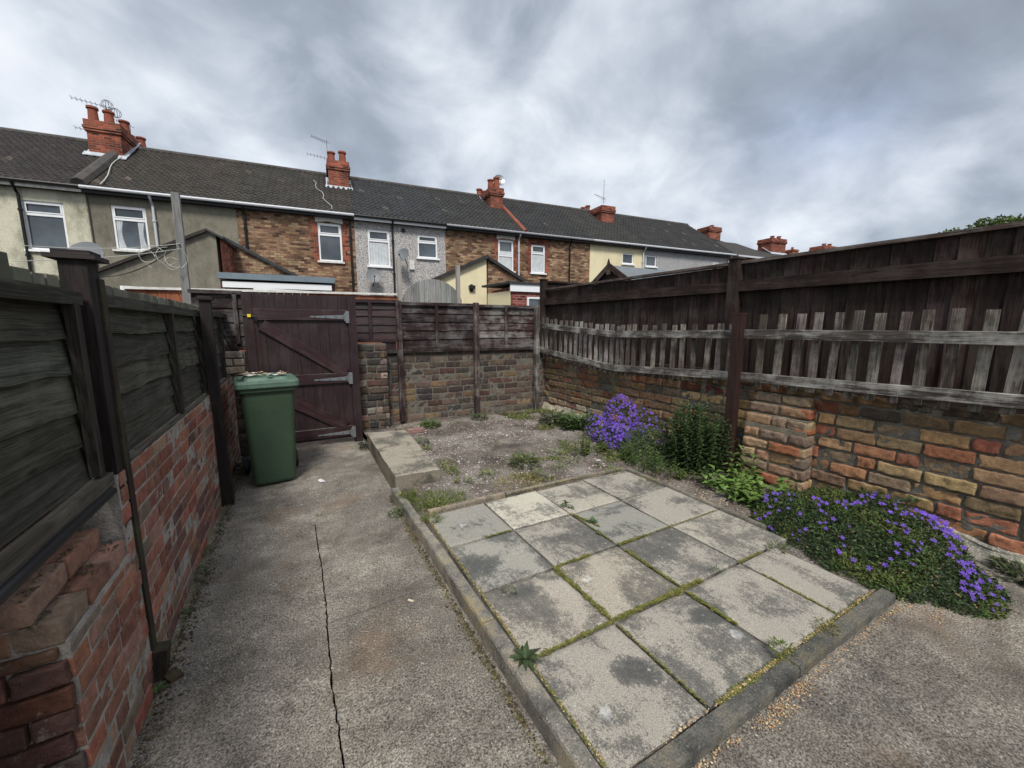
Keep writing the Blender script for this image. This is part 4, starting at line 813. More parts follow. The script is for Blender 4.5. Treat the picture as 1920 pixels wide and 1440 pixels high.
# ================================================================== TERRACE
def wall_holes(m, s0, s1, z0, z1, holes, d=0., col=(1, 1, 1), dep=.09):
    ss = sorted({s0, s1, *[h[0] for h in holes], *[h[1] for h in holes]}); zs = sorted({z0, z1, *[h[2] for h in holes], *[h[3] for h in holes]})
    for a, b in zip(ss, ss[1:]):
        for c, e in zip(zs, zs[1:]):
            if any(h[0] <= (a + b) / 2 <= h[1] and h[2] <= (c + e) / 2 <= h[3] for h in holes): continue
            m.face([RW(a, d, c), RW(b, d, c), RW(b, d, e), RW(a, d, e)], col, [(a, c), (b, c), (b, e), (a, e)])
    for (a, b, c, e) in holes:
        for (p, q) in (((a, c), (a, e)), ((b, e), (b, c)), ((a, e), (b, e)), ((b, c), (a, c))):
            m.face([RW(p[0], d, p[1]), RW(q[0], d, q[1]), RW(q[0], d + dep, q[1]), RW(p[0], d + dep, p[1])], col)
def rbox(m, s0, s1, d0, d1, z0, z1, col=(1, 1, 1)):
    m.box(RW((s0 + s1) / 2, (d0 + d1) / 2, (z0 + z1) / 2), (s1 - s0, d1 - d0, z1 - z0), Matrix.Rotation(RA, 3, 'Z'), col)
def window(par, hole, d=0., trans=.28, curtain=False, frame=M_white, sill=True, split=None, lintel=None, open_=False):
    a, b, c, e = hole; f = .055; fd = d + .035; m = MB()
    rbox(m, a, a + f, fd, fd + .05, c, e); rbox(m, b - f, b, fd, fd + .05, c, e); rbox(m, a + f, b - f, fd, fd + .05, c, c + f); rbox(m, a + f, b - f, fd, fd + .05, e - f, e)
    zt = e - (e - c) * trans
    if trans: rbox(m, a + f, b - f, fd, fd + .05, zt - .035, zt + .035)
    w = m.build('window', frame, par)
    m = MB(); rbox(m, a + f + .002, b - f - .002, fd + .03, fd + .042, c + f + .002, (zt - .037) if trans else e - f - .002); m.build('pane', M_glass, w)
    if trans: 
        m = MB(); rbox(m, a + f + .002, b - f - .002, fd + .03, fd + .042, zt + .037, e - f - .002); m.build('pane', M_glass, w)
        m = MB(); k = .03; rbox(m, a + f, a + f + k, fd - .012, fd, zt + .04, e - f); rbox(m, b - f - k, b - f, fd - .012, fd, zt + .04, e - f); rbox(m, a + f + k, b - f - k, fd - .012, fd, zt + .04, zt + .04 + k); rbox(m, a + f + k, b - f - k, fd - .012, fd, e - f - k, e - f); m.build('casement', frame, w)
    if curtain:
        n = 26
        if curtain == 2:
            for uu in (0., .74): m = MB(); m.grid(lambda u, v: RW(a + f + .01 + (b - a - 2 * f - .02) * (uu + u * (.26 - .1 * math.sin(3 * v))), fd + .022 + .008 * math.sin(u * 20), c + .06 + (e - c) * (.62 * v)), n, 6); m.build('curtain', M_curtain, w)
        else: m = MB(); m.grid(lambda u, v: RW(a + f + .01 + (b - a - 2 * f - .02) * u, fd + .022 + .007 * math.sin(u * 40), c + .06 + (e - c) * (.60 * v)), n, 1); m.build('curtain', M_curtain, w)
    if sill: m = MB(); rbox(m, a - .06, b + .06, d - .07, d + .034, c - .06, c - .002); m.build('sill', M_wpaint if sill == 2 else frame, w)
def tileroof(name, par, s0, s1, ez, d0=-.28, d1=3.25, pitch=33.2, mat=None, period=.18, rows=15):
    m = MB(); tp = math.tan(R(pitch)); hk = tint((1, 1, 1), .14, .06)
    n = int((s1 - s0) / period * 6); D = (d1 - d0)
    for r in range(rows):
        a = d0 + D * r / rows; b = d0 + D * (r + 1.12) / rows if r < rows - 1 else d1
        za = ez + (a - d0) * tp + .032; zb = ez + (b - d0) * tp + .004; base = len(m.v)
        for i in range(n + 1):
            s = s0 + (s1 - s0) * i / n; k = i % 6; h = (0, .03, .05, .03, -.004, -.012)[k]; j = .010 * mn.noise(Vector((s * 1.3, r * 2.1, 0))) - .02 * max(0, mn.noise(Vector((s * .35, r * .2, 4)))) 
            p = RW(s, a, za + h + j); q = RW(s, b, zb + h * .8 + j); e = RW(s, a + .005, za - .03); m.v += [tuple(p), tuple(q), tuple(e)]
        for i in range(n):
            A = base + i * 3; c = (tint(hk, .16) if random.random() > .012 else tint((2.2, 2.1, 1.8), .3)) if i % 6 == 0 else c
            m.f.append((A, A + 3, A + 4, A + 1)); m.uv.append([(0, 0)] * 4); m.c.append(c); m.f.append((A + 2, A + 5, A + 3, A)); m.uv.append([(0, 0)] * 4); m.c.append(c)
    # rear slope and underside
    zr = ez + D * tp
    m.face([RW(s0, d1, zr), RW(s1, d1, zr), RW(s1, d1 + D, ez), RW(s0, d1 + D, ez)]); m.face([RW(s0, d0 + .02, ez - .01), RW(s0, d1 + D, ez - .01), RW(s1, d1 + D, ez - .01), RW(s1, d0 + .02, ez - .01)])
    for s in (s0, s1): m.face([RW(s, d0, ez - .01), RW(s, d1, zr + .02), RW(s, d1 + D, ez - .01)])
    rf = m.build(name, mat, par)
    m = MB(); s = s0
    while s < s1 - .05:
        e = min(s + .45, s1 - .004); m.tube([RW(s, d1, zr + .0), RW(e, d1, zr + .0)], .10, 10, tint((1, 1, 1), .2)); s += .455
    m.build('ridge', M_ridge, rf)
    return rf
ER = HP(0, 0)[0] * 0 - .28
def chimney(rf, px0, px1, ptop, pbase, d0, dep, pots, mat=M_hr, cap=True, potH=.55, rear=None):
    s0, zb = HP(px0, pbase, d0); s1, _ = HP(px1, pbase, d0); zt = HP((px0 + px1) / 2, ptop, d0)[1]; m = MB()
    zb -= .35; hb = .34
    def bx(g, za, zb_): 
        for dd in (0,): 
            P = [(s0 - g, d0 - g), (s1 + g, d0 - g), (s1 + g, d0 + dep + g), (s0 - g, d0 + dep + g)]
            lo = [RW(a, b, za) for a, b in P]; hi = [RW(a, b, zb_) for a, b in P]; m.face(hi, (.5, .5, .5)); m.face(lo[::-1], (.5, .5, .5))
            for i in range(4): j = (i + 1) % 4; c = (1, 1, 1); L = (lo[j] - lo[i]).length; m.face([lo[i], lo[j], hi[j], hi[i]], c, [(0, za), (L, za), (L, zb_), (0, zb_)])
    bx(0, zb, zt - hb); bx(.045, zt - hb, zt - hb + .075); bx(.07, zt - hb + .075, zt - hb + .15); bx(.04, zt - hb + .15, zt)
    c = m.build('chimney', mat, rf)
    m = MB(); zf = zb + .28; m.prism([RW(s0 - .12, d0 - .16, zf - .02), RW(s1 + .12, d0 - .16, zf - .02), RW(s1 + .12, d0 + .0, zf + .12), RW(s0 - .12, d0 + .0, zf + .12)], (0, 0, .02))
    for ss in (s0, s1):
        w = .1 if ss == s1 else -.1; m.prism([RW(ss, d0 - .1, zf + .0), RW(ss + w, d0 - .1, zf + .0), RW(ss + w, d0 + dep * .6, zf + dep * .6 * .7 + .1), RW(ss, d0 + dep * .6, zf + dep * .6 * .7 + .1)], (0, 0, .03))
    m.build('flashing', M_lead, c)
    for (u, dd, h) in pots:
        sp2 = s0 + (s1 - s0) * u; z = zt; m = MB(); r = .14; h *= .8; m.tube([RW(sp2, dd, z - .02), RW(sp2, dd, z + .06), RW(sp2, dd, z + h * .85), RW(sp2, dd, z + h * .87), RW(sp2, dd, z + h)], [r * 1.12, r * .98, r * .85, r * 1.1, r * 1.08], 12); m.build('chimney_pot', M_pot, c, smooth=False)
    return c, (s0, s1, zt)
def gutter(par, s0, s1, z, mat, fascia=None):
    m = MB(); m.tube([RW(s0, -.27, z), RW(s1, -.27, z)], .048, 8); g_ = m.build('gutter', mat, par)
    m = MB(); rbox(m, s0, s1, -.2, -.17, z - .13, z + .02); m.build('fascia', fascia or M_gutterb, par)
    m = MB(); rbox(m, s0, s1, -.17, -.002, z - .12, z - .10); m.build('soffit', M_gutterb, par)
def downpipe(par, px, py0, py1, mat, d=-.06, r=.036):
    s, z1 = HP(px, py0, d); z0 = max(.1, HP(px, py1, d)[1]); z1 = EZ - .12; m = MB()
    m.tube([RW(s, -.25, z1 + .1), RW(s, -.2, z1), RW(s, d, z1 - .18), RW(s, d, z0 - 1.)], r, 8)
    for z in (z1 - .6, z1 - 1.8): m.tube([RW(s, d, z - .03), RW(s, d, z + .03)], r * 1.5, 8)
    m.build('downpipe', mat, par)
def hole(l, r, t, b): # pixel extents at the middle of the window
    my = (t + b) / 2; mx = (l + r) / 2; return (HP(l, my)[0], HP(r, my)[0], HP(mx, b)[1], HP(mx, t)[1])
EZ = 5.42
SB = [-7.0, HP(165, 400)[0], HP(445, 420)[0], HP(665, 440)[0], HP(835, 450)[0], HP(980, 460)[0], HP(1106, 480)[0], HP(1205, 485)[0], HP(1372, 480)[0]]
specs = [
 dict(label='end house with stained cream render and a black downpipe at far left of the terrace', wall=M_cream, roof=M_roofD, gut=M_gutterb, fas=M_wpaint, win=[((46, 124, 378, 469), dict(trans=.27))], dp=[((30, 345, 490), M_gutterb)]),
 dict(label='house with dull grey green render, white gutter and white downpipe', wall=M_olive, roof=M_roofD, gut=M_gutterw, fas=M_gutterb, win=[((212, 277, 387, 469), dict(trans=.3, sill=2, curtain=2))], dp=[((284, 368, 465), M_gutterw)]),
 dict(label='buff brick house with one red edged window under a white painted arch', wall=M_hb, roof=M_roofD, gut=M_gutterw, fas=M_gutterb, win=[((597, 641, 419, 490), dict(trans=.3, sill=2, lintel='white'))], dp=[((456, 385, 465), M_gutterb), ((655, 405, 550), M_gutterb)], quoin=1),
 dict(label='grey pebbledashed house with two windows and a central black downpipe', wall=M_pebble, roof=M_roofG, gut=M_gutterb, fas=M_white, win=[((690, 731, 431, 499), dict(trans=.3, curtain=True)), ((783, 820, 441, 484), dict(trans=.32))], dp=[((735, 415, 550), M_gutterb)]),
 dict(label='buff brick house with a tall sash window beside a white downpipe', wall=M_hb, roof=M_roofG, gut=M_gutterg, fas=M_gutterb, win=[((934, 963, 450, 508), dict(trans=.5, curtain=True, lintel='white'))], dp=[((973, 440, 525), M_gutterw)], quoin=1),
 dict(label='buff brick house with a curtained window edged in red brick all round', wall=M_hb, roof=M_roofG, gut=M_gutterg, fas=M_gutterb, win=[((996, 1022, 459, 512), dict(trans=.3, curtain=True))], dp=[((1069, 452, 528), M_gutterb)], quoin=2),
 dict(label='narrow house with clean cream render and a small square window', wall=M_cream2, roof=M_roofG, gut=M_gutterw, fas=M_gutterb, win=[((1167, 1188, 475, 495), dict(trans=0))], dp=[]),
 dict(label='long pale pebbledashed house at the right end of the terrace', wall=M_pebble2, roof=M_roofG, gut=M_gutterw, fas=M_gutterb, win=[((1211, 1231, 479, 500), dict(trans=0)), ((1336, 1348, 490, 510), dict(trans=.3))], dp=[((1207, 468, 500), M_gutterw), ((1367, 475, 505), M_gutterw)])]
houses = []; roofs = []
for i, sp in enumerate(specs):
    s0, s1 = SB[i] + .002, SB[i + 1] - .002; base = RW((s0 + s1) / 2, 0, 0)
    h = thing('terraced_house', sp['label'], 'house', tuple(base), 'houses of the long terrace'); houses.append(h)
    holes = [hole(*w[0]) for w in sp['win']]
    m = MB(); wall_holes(m, s0, s1, 0, EZ - .02, holes)
    for s in (s0, s1):
        m.face([RW(s, 0, 0), RW(s, 6.2, 0), RW(s, 6.2, EZ - .02), RW(s, 3.1, EZ + 2.1), RW(s, 0, EZ - .02)])
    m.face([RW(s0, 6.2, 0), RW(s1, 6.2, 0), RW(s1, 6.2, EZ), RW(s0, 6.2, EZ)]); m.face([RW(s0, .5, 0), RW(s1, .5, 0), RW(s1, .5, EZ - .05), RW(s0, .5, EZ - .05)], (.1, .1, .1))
    m.build('wall', sp['wall'], h)
    for hl, (_, kw) in zip(holes, sp['win']):
        kw = dict(kw); lt = kw.pop('lintel', None); window(h, hl, **kw); a, b, c, e = hl
        if lt:
            m = MB(); n = 10; P = [RW(a - .06 + (b - a + .12) * k / n, -.008, e + .01 + .05 * math.sin(math.pi * k / n)) for k in range(n + 1)] + [RW(b + .06 - (b - a + .12) * k / n, -.008, e + .24 + .06 * math.sin(math.pi * k / n)) for k in range(n + 1)]
            m.prism(P, tuple(RW(0, .02, 0) - RW(0, 0, 0))); m.build('lintel', M_wpaint, h)
        q = sp.get('quoin', 0)
        if q:
            for side in (0, 1):
                m = MB(); z = c - .1; k = 0
                while z < e + (.02 if q == 1 else .2):
                    w = .26 if k % 2 else .16
                    if side: rbox(m, b + .003, b + w, -.006, .01, z, z + .171)
                    else: rbox(m, a - w, a - .003, -.006, .01, z, z + .171)
                    z += .17; k += 1
                if q == 2 and side: rbox(m, a - .02, b + .002, -.008, .01, e + .004, e + .24)
                m.build('window_surround', M_hr, h)
    gutter(h, s0, s1, EZ - .0, sp['gut'], sp['fas'])
    for (pp, mt) in sp['dp']: downpipe(h, *pp, mt)
    rf = tileroof('roof', h, s0, s1, EZ + .02, mat=sp['roof']); roofs.append(rf)
def inv_row(s, dd, z):
    p = RW(s, dd, z) - Vector((0, 0, H)); f = Vector((math.sin(YAW) * math.cos(PITCH), math.cos(YAW) * math.cos(PITCH), -math.sin(PITCH))); r = Vector((math.cos(YAW), -math.sin(YAW), 0)); u = r.cross(f)
    return (round(960 + F * p.dot(r) / p.dot(f)), round(720 - F * p.dot(u) / p.dot(f)))
print('ridge', inv_row(SB[0] + 6.7, 3.25, EZ + 2.47), inv_row(SB[8], 3.25, EZ + 2.47), 'eave', inv_row(SB[1], -.28, EZ), inv_row(SB[8], -.28, EZ))
chimneys = {}
chimneys[0] = chimney(roofs[1], 168, 230, 229, 288, 2.1, 2.2, [(.15, 2.35, .6), (.6, 2.4, .55), (.85, 2.9, .5), (.5, 4.1, .5), (.85, 4.2, .5)])
chimneys[1] = chimney(roofs[2], 617, 655, 302, 350, 2.05, 1.2, [(.2, 2.4, .5), (.75, 2.4, .6)])
chimneys[2] = chimney(roofs[4], 920, 943, 352, 394, 1.9, 2.1, [(.2, 2.2, .5), (.65, 2.15, .65), (.85, 2.6, .5), (.1, 3.6, .5), (.6, 3.8, .5)])
chimneys[3] = chimney(roofs[6], 1128, 1151, 386, 423, 1.9, 1.3, [])
# rear pots of a stack on the far slope
m = MB()
for k, px in enumerate((1086, 1093, 1102)):
    s, z = HP(px, (397, 389, 386)[k], 4.2); m.tube([RW(s, 4.2, z - 1.2), RW(s, 4.2, z - .08), RW(s, 4.2, z - .07), RW(s, 4.2, z)], [.14, .12, .15, .15], 10)
m.build('chimney_pot', M_pot, roofs[5], label='cluster of pots showing above the ridge')
# party wall weatherings on the roof
for (pxa, pya, pxb, pyb, mat, idx, r, nm) in ((215, 296, 168, 345, M_ridge, 1, .17, 'verge_coping'), (934, 395, 978, 437, M_pot, 5, .08, 'verge_tiles')):
    sA, zA = HP(pxa, pya, 2.4); sB, zB = HP(pxb, pyb, -.2); tp = math.tan(R(33.2)); m = MB(); s = SB[idx]
    m.tube([RW(s, -.28 + k * .33, EZ + .06 + k * .33 * tp) for k in range(9)], r, 8); m.build(nm, mat, roofs[idx])
tp = math.tan(R(33.2)); m = MB(); sA = SB[1] + .22
m.tube([RW(sA + .05 * math.sin(k * .9) + .25 * (k / 9 - 1) ** 2, -.3 + k * .32, EZ + .11 + k * .32 * tp) for k in range(10)], .012, 5); m.build('roof_cable', M_wire, loc=RW(sA, 0, EZ), **tg('pale cable running down the roof beside the grey verge coping', 'cable'))
m = MB(); sA = SB[3] - .7
m.tube([RW(sA - .6 + .6 * (1 - k / 9) + .07 * math.sin(k * 1.7), -.3 + k * .28, EZ + .11 + k * .28 * tp) for k in range(10)], .009, 5); m.build('roof_cable', M_wire, loc=RW(sA, 0, EZ), **tg('thin pale cable wandering down the roof below the two pot chimney', 'cable'))
m = MB(); m.tube([RW(SB[1] + .08, -.28, EZ), RW(SB[1] + .04, -.03, EZ - .2), RW(SB[1] + .06, -.03, 3.2), RW(SB[1] + .1, -.03, 2.)], .012, 5); m.build('wall_cable', M_dwire, loc=RW(SB[1], 0, 2), **tg('dark cable on the join of the cream and grey green houses', 'cable'))
# aerials and dishes
def aerial(px, py, d, pole, label, booms, lean=0.):
    s, z = HP(px, py, d); b = RW(s, d, z - pole); t = thing('television_aerial', label, 'aerial', tuple(b), 'television aerials on the chimneys')
    m = MB(); m.tube([b, RW(s + lean, d, z)], .013, 6); m.build('mast', M_alu, t)
    for (dz, L, ne, ang) in booms:
        m = MB(); c = RW(s + lean, d, z - dz); u = (Vector((RU.x, RU.y, 0)) * math.cos(ang) + Vector((RN.x, RN.y, 0)) * math.sin(ang)); e = c - u * L + Vector((0, 0, .12)); L *= .72; e = c - u * L + Vector((0, 0, .1)); m.tube([c + u * .12, e], .009, 5); v = u.cross(Vector((0, 0, 1)))
        for k in range(ne): q = c.lerp(e, k / max(1, ne - 1)); m.tube([q - v * .13, q + v * .13], .005, 4); m.tube([q - Vector((0, 0, .07)), q + Vector((0, 0, .07))], .0045, 4)
        m.build('boom', M_alu, t)
aerial(612, 262, 2.4, 1.5, 'aerial with two branches standing left of the two pot chimney', [(.1, .75, 9, .2), (.7, 1.0, 7, -.1)])
aerial(206, 200, 2.5, .9, 'aerial pointing left from the largest chimney at left', [(.05, 1.25, 9, .1), (.9, 1.3, 9, .0)])
aerial(243, 232, 4.4, 1.2, 'small aerial behind the largest chimney', [(.1, .6, 6, .5)])
aerial(1133, 337, 2.4, 1.2, 'tall thin aerial on the chimney without pots', [(.95, .9, 5, .2), (1.1, .5, 3, .9)])
def dish(c, nrm, r, label, mat=M_dish, arm=True, mesh=False, wallpt=None):
    c = Vector(c); t = thing('satellite_dish', label, 'satellite dish', tuple(c), 'satellite dishes'); n = Vector(nrm).normalized(); x = n.cross(Vector((0, 0, 1))).normalized(); y = x.cross(n)
    def f(off): return lambda a, b: c + (x * math.cos(a * 6.2832) + y * math.sin(a * 6.2832)) * r * b + n * (.22 * r * b * b + off)
    m = MB(); m.grid(f(0), 28, 5); m.grid(f(-.012), 28, 5); m.grid(lambda a, b: c + (x * math.cos(a * 6.2832) + y * math.sin(a * 6.2832)) * r * (1 + .0 * b) + n * (.22 * r - .012 + .012 * b), 28, 1); m.build('reflector', mat, t, smooth=True)
    m = MB(); m.tube([c - y * r * .9 + n * .18 * r, c + n * r * 1.05 - y * r * .55], .01, 6); q = c + n * r * 1.05 - y * r * .5; m.box(q, (.05, .05, .05)); m.build('feed_arm', M_black, t)
    if wallpt is not None: m = MB(); m.tube([c - n * .02, c - n * .12 - y * .1, Vector(wallpt)], .018, 6); m.build('bracket', M_black, t)
s, z = HP(701, 518, -.35); dish(RW(s, -.35, z), (-.1, -1, .35), .27, 'grey dish low on the pebbledashed wall left of its downpipe', wallpt=RW(s, -.02, z - .3))
s, z = HP(757, 478, -.5); dish(RW(s, -.5, z), (-.8, -.7, .35), .24, 'dish on a black bracket beside the white alarm box', wallpt=RW(s + .2, -.02, z - .3))
s, z = HP(936, 339, 2.3); dish(RW(s, 2.3, z), (-.2, -1, .3), .27, 'pale mesh dish on the chimney of the tall sash window house', mat=M_alu)
x, z = PY(163, 481, 7.5); dish((x, 7.5, z), (-.2, -1, .5), .2, 'grey dish peeping up behind the nearest fence post', wallpt=(x, 7.6, z - .5))
s, z = HP(772, 497); m = MB(); rbox(m, s - .09, s + .09, -.08, -.003, z - .17, z + .17); m.build('alarm_box', M_wpaint, loc=RW(s, 0, z), bevel=.01, **tg('small cream alarm box on the pebbledashed wall', 'alarm box'))
s, z = HP(756, 432); m = MB(); m.tube([RW(s, -.03, z), RW(s, -.001, z)], .08, 12); m.build('vent', M_black, houses[3])
# wire globes over pots
for (px, py, d) in ((201, 197, 2.8), (217, 212, 3.3)):
    s, z = HP(px, py, d); m = MB(); c = RW(s, d, z)
    for k in range(6): a = k * math.pi / 6; m.tube([c + Vector((math.cos(a) * math.cos(t / 12 * 6.283), math.sin(a) * math.cos(t / 12 * 6.283), math.sin(t / 12 * 6.283))) * .15 for t in range(13)], .006, 4)
    m.build('bird_guard', M_alu, chimneys[0][0])

# rear extensions and outbuildings
def ext(name, label, cat, poly, d, back, mat, part='wall'):
    pts = [HP(px, py, d) for px, py in poly]
    for i, (px, py) in enumerate(poly):
        if py >= 800:
            j = (i + 1) % len(poly) if poly[(i + 1) % len(poly)][1] < 800 else i - 1; pts[i] = (pts[j][0], 0.)
    P = [RW(s, d, max(z, -.05)) for s, z in pts]; base = sum(P, Vector()) / len(P); base.z = 0
    t = thing(name, label, cat, tuple(base)); m = MB(); m.prism(P, tuple(Vector((RN.x, RN.y, 0)) * back)); m.build(part, mat, t); return t, P
def strip(par, name, mat, a, b, d, w, h, fwd=.1):
    sa, za = HP(*a, d); sb, zb = HP(*b, d); m = MB(); m.bar(RW(sa, d - fwd + w / 2, za), RW(sb, d - fwd + w / 2, zb), w, h); return m.build(name, mat, par)
e1, P = ext('rear_extension', 'grey green rendered outrigger with a sloping top behind the grey post', 'house extension', [(150, 1000), (150, 520), (186, 508), (388, 432), (404, 440), (410, 1000)], -2.6, 2.58, M_olive)
strip(e1, 'verge', M_roofD, (150, 522), (386, 433), -2.6, 2.7, .07); strip(e1, 'verge', M_feltD, (385, 430), (420, 448), -2.6, 2.6, .05)
s, z = HP(411, 445, -2.6); s2, _ = HP(411, 500, -2.6); m = MB(); z2 = HP(411, 445, -2.6)[1]; m.face([RW(s + .006, -2.6, 0), RW(s + .006, -.02, 0), RW(s + .006, -.02, z2), RW(s + .006, -2.6, z2)], (1, 1, 1)); m.build('side_wall', M_hr, e1)
e2, P = ext('rear_extension', 'brick outrigger with a long sloping verge behind the lean to', 'house extension', [(424, 1000), (428, 452), (552, 516), (556, 1000)], -1.0, .98, M_hb)
strip(e2, 'verge', M_feltD, (418, 446), (556, 518), -1.0, 1.0, .09)
e3, P = ext('lean_to', 'flat roofed white lean to with a blue grey roof edge above the alley fence', 'lean-to', [(414, 900), (414, 528), (624, 536), (624, 900)], -4.2, 3., M_hred)
strip(e3, 'roof', M_bluegrey, (410, 517), (628, 527), -4.2, 3.2, .14, .15); strip(e3, 'fascia', M_white, (418, 533), (622, 540), -4.25, .04, .14, .05)
strip(e3, 'window', M_white, (476, 546), (582, 552), -4.25, .05, .16, .05)
e0, P = ext('garage', 'low outbuilding with a white door head left of the alley fence', 'garage', [(228, 900), (232, 560), (352, 560), (356, 900)], -6.0, 2.5, M_olive)
strip(e0, 'door_frame', M_white, (230, 541), (356, 548), -6.0, .06, .09); strip(e0, 'window', M_lamp, (240, 560), (350, 565), -6.0, .05, .3)
e4, P = ext('outbuilding', 'cream rendered gable with dark tiled roof beyond the rounded grey boards', 'outbuilding', [(790, 900), (803, 532), (912, 485), (914, 900)], -3.0, 2.4, M_cream2)
strip(e4, 'roof', M_roofG, (797, 532), (914, 481), -3.0, 2.6, .12, .12)
e4b, P = ext('rear_extension', 'brown brick half gable beside the cream rendered gable', 'house extension', [(914.5, 900), (914.5, 487), (978, 526), (978, 900)], -2.98, 2.3, M_hb)
strip(e4b, 'verge', M_roofG, (912, 482), (983, 528), -2.98, 2.5, .1)
s, z = HP(884, 539, -3.0); m = MB(); rbox(m, s - .1, s + .1, -3.12, -3.0, z - .05, z + .06); rbox(m, s - .05, s + .05, -3.02, -3.001, z - .14, z + .1); m.build('floodlight', M_black, loc=RW(s, -3, z), **tg('small black floodlight on the cream gable', 'light'))
e5, P = ext('outbuilding', 'flat roofed outbuilding of red brick with a white fascia beside the tall corner post', 'outbuilding', [(958, 900), (958, 538), (1040, 538), (1040, 900)], -5.2, 1.6, M_hred)
e5c = MB(); sA, zA = HP(958, 540, -5.2); sC, _ = HP(914, 545, -4.0); zt = HP(958, 545, -5.2)[1]
e5c.prism([RW(sA - .005, -5.18, -.0), RW(sA - .005, -5.18, zt), RW(sC, -4.0, zt), RW(sC, -4.0, 0)], tuple(RW(.0, .0, 0) - RW(-.03, .0, 0))); e5c.build('side_wall', M_cream2, e5)
m = MB(); zt = HP(958, 530, -5.2)[1]; sR, _ = HP(1040, 530, -5.2); zb = HP(958, 536, -5.2)[1]; m.prism([RW(sA - .1, -5.3, zt - .03), RW(sR, -5.3, zt - .03), RW(sR, -3.5, zt - .03), RW(sC - .12, -3.8, zt - .03)], (0, 0, .06)); m.build('roof', M_feltD, e5)
m = MB(); zf = HP(958, 546, -5.25)[1]; m.prism([RW(sA - .04, -5.26, zt - .035), RW(sR, -5.26, zt - .035), RW(sR, -5.26, zf), RW(sA - .04, -5.26, zf)], tuple(RW(0, .04, 0) - RW(0, 0, 0))); m.build('fascia', M_white, e5)
h_ = [HP(988, 566, -5.22)[0], HP(1030, 566, -5.22)[0], HP(1000, 600, -5.22)[1], HP(1000, 557, -5.22)[1]]; window(e5, h_, -5.28, 0, sill=False)

# houses of the next street beyond the terrace
DT = 6.0
def far_house(pl, pr, pridge_l, pridge_r, peave_l, peave_r, mat, rmat, label, d, win, chim, dep=3.0, rise=1.6):
    s0, ze0 = HP(pl, peave_l, d); s1, ze1 = HP(pr, peave_r, d); ez = (ze0 + ze1) / 2
    t = thing('terraced_house', label, 'house', tuple(RW((s0 + s1) / 2, d, 0)), 'houses of the next street'); m = MB(); rbox(m, s0, s1, d, d + 2 * dep, 0, ez); m.build('wall', mat, t)
    zr = HP((pl + pr) / 2, (pridge_l + pridge_r) / 2, d + dep)[1]; m = MB(); m.prism([RW(s0 - .05, d - .25, ez), RW(s0 - .05, d + dep, zr), RW(s0 - .05, d + 2 * dep + .2, ez)], tuple(Vector((RU.x, RU.y, 0)) * (s1 - s0 + .1))); rf = m.build('roof', rmat, t)
    m = MB(); rbox(m, s0, s1, d - .33, d - .24, ez - .1, ez); m.build('gutter', M_gutterw, t)
    for (l, r, tt, b) in win: hh = (HP(l, (tt + b) / 2, d)[0], HP(r, (tt + b) / 2, d)[0], HP((l + r) / 2, b, d)[1], HP((l + r) / 2, tt, d)[1]); window(t, hh, d - .1, .4, sill=True)
    for (a, b, tp, bs) in chim: chimney(rf, a, b, tp, bs, d + dep - .8, 1.0, [(.3, d + dep - .5, .25), (.75, d + dep - .5, .3)])
    return t
far_house(1376, 1462, 452, 470, 478, 489, M_hr, M_roofD, 'red brick house with a brown roof and a tall chimney just past the terrace end', 1.0, [(1414, 1432, 490, 515)], [(1328, 1351, 425, 462)] and [], 3.2)
m = MB(); s0, zb = HP(1328, 462, 3.5); s1, _ = HP(1351, 462, 3.5); zt = HP(1340, 424, 3.5)[1]
far_house(1462.5, 1552, 470, 488, 489, 500, M_hr, M_roofG, 'red brick house with white gutter and a broad chimney, second past the terrace end', 1.0, [], [(1445, 1472, 447, 474), (1543, 1566, 461, 487)], 3.2)
gs = thing('gable_house', 'grey gable end with a chimney between the terrace and the red brick house', 'house', tuple(RW(HP(1350, 480, 3)[0], 3, 0)))
s0, z0 = HP(1318, 462, 5.); s1, z1 = HP(1400, 470, 5.); m = MB(); m.prism([RW(s0, 5., 0), RW(s1, 5., 0), RW(s1, 5., z1), RW(s0 + .5, 5., HP(1338, 452, 5.)[1]), RW(s0, 5., z0)], tuple(Vector((RN.x, RN.y, 0)) * 5)); gw = m.build('wall', M_pebble, gs)
m = MB(); m.prism([RW(s0 - .2, 4.8, z0 + .03), RW(s0 + .5, 4.8, HP(1338, 451, 5.)[1]), RW(s1 + .2, 4.8, z1 + .02), RW(s1 + .2, 4.8, z1 + .12), RW(s0 + .5, 4.8, HP(1338, 449, 5.)[1]), RW(s0 - .2, 4.8, z0 + .12)], tuple(Vector((RN.x, RN.y, 0)) * 5.3)); rf = m.build('roof', M_roofG, gs)
chimney(rf, 1328, 1350, 425, 456, 5.2, 1., [(.5, 5.5, .2)])
# far chimneys peeping over
for k, (a, b, tp, bs, d, lb) in enumerate([(1486, 1496, 465, 480, 14, 'small distant chimney between the two broad ones'), (1566, 1575, 472, 486, 12, 'low distant chimney just above the fence capping'), (1626, 1634, 466, 476, 20, 'farthest lone chimney top above the tall fence')]):
    s0, zb = HP(a, bs, d); s1, _ = HP(b, bs, d); zt = HP(a, tp, d)[1]; c = thing('chimney', lb, 'chimney', tuple(RW(s0, d, zb - 3)), 'distant chimneys'); m = MB(); rbox(m, s0, s1, d, d + .9, zb - 8, zt - .1); rbox(m, s0 - .06, s1 + .06, d - .06, d + .96, zt - .3, zt - .15); m.build('stack', M_hr, c)
    m = MB(); m.tube([RW((s0 + s1) / 2, d + .4, zt - .12), RW((s0 + s1) / 2, d + .4, zt + .2)], .13, 8); m.build('chimney_pot', M_pot, c)

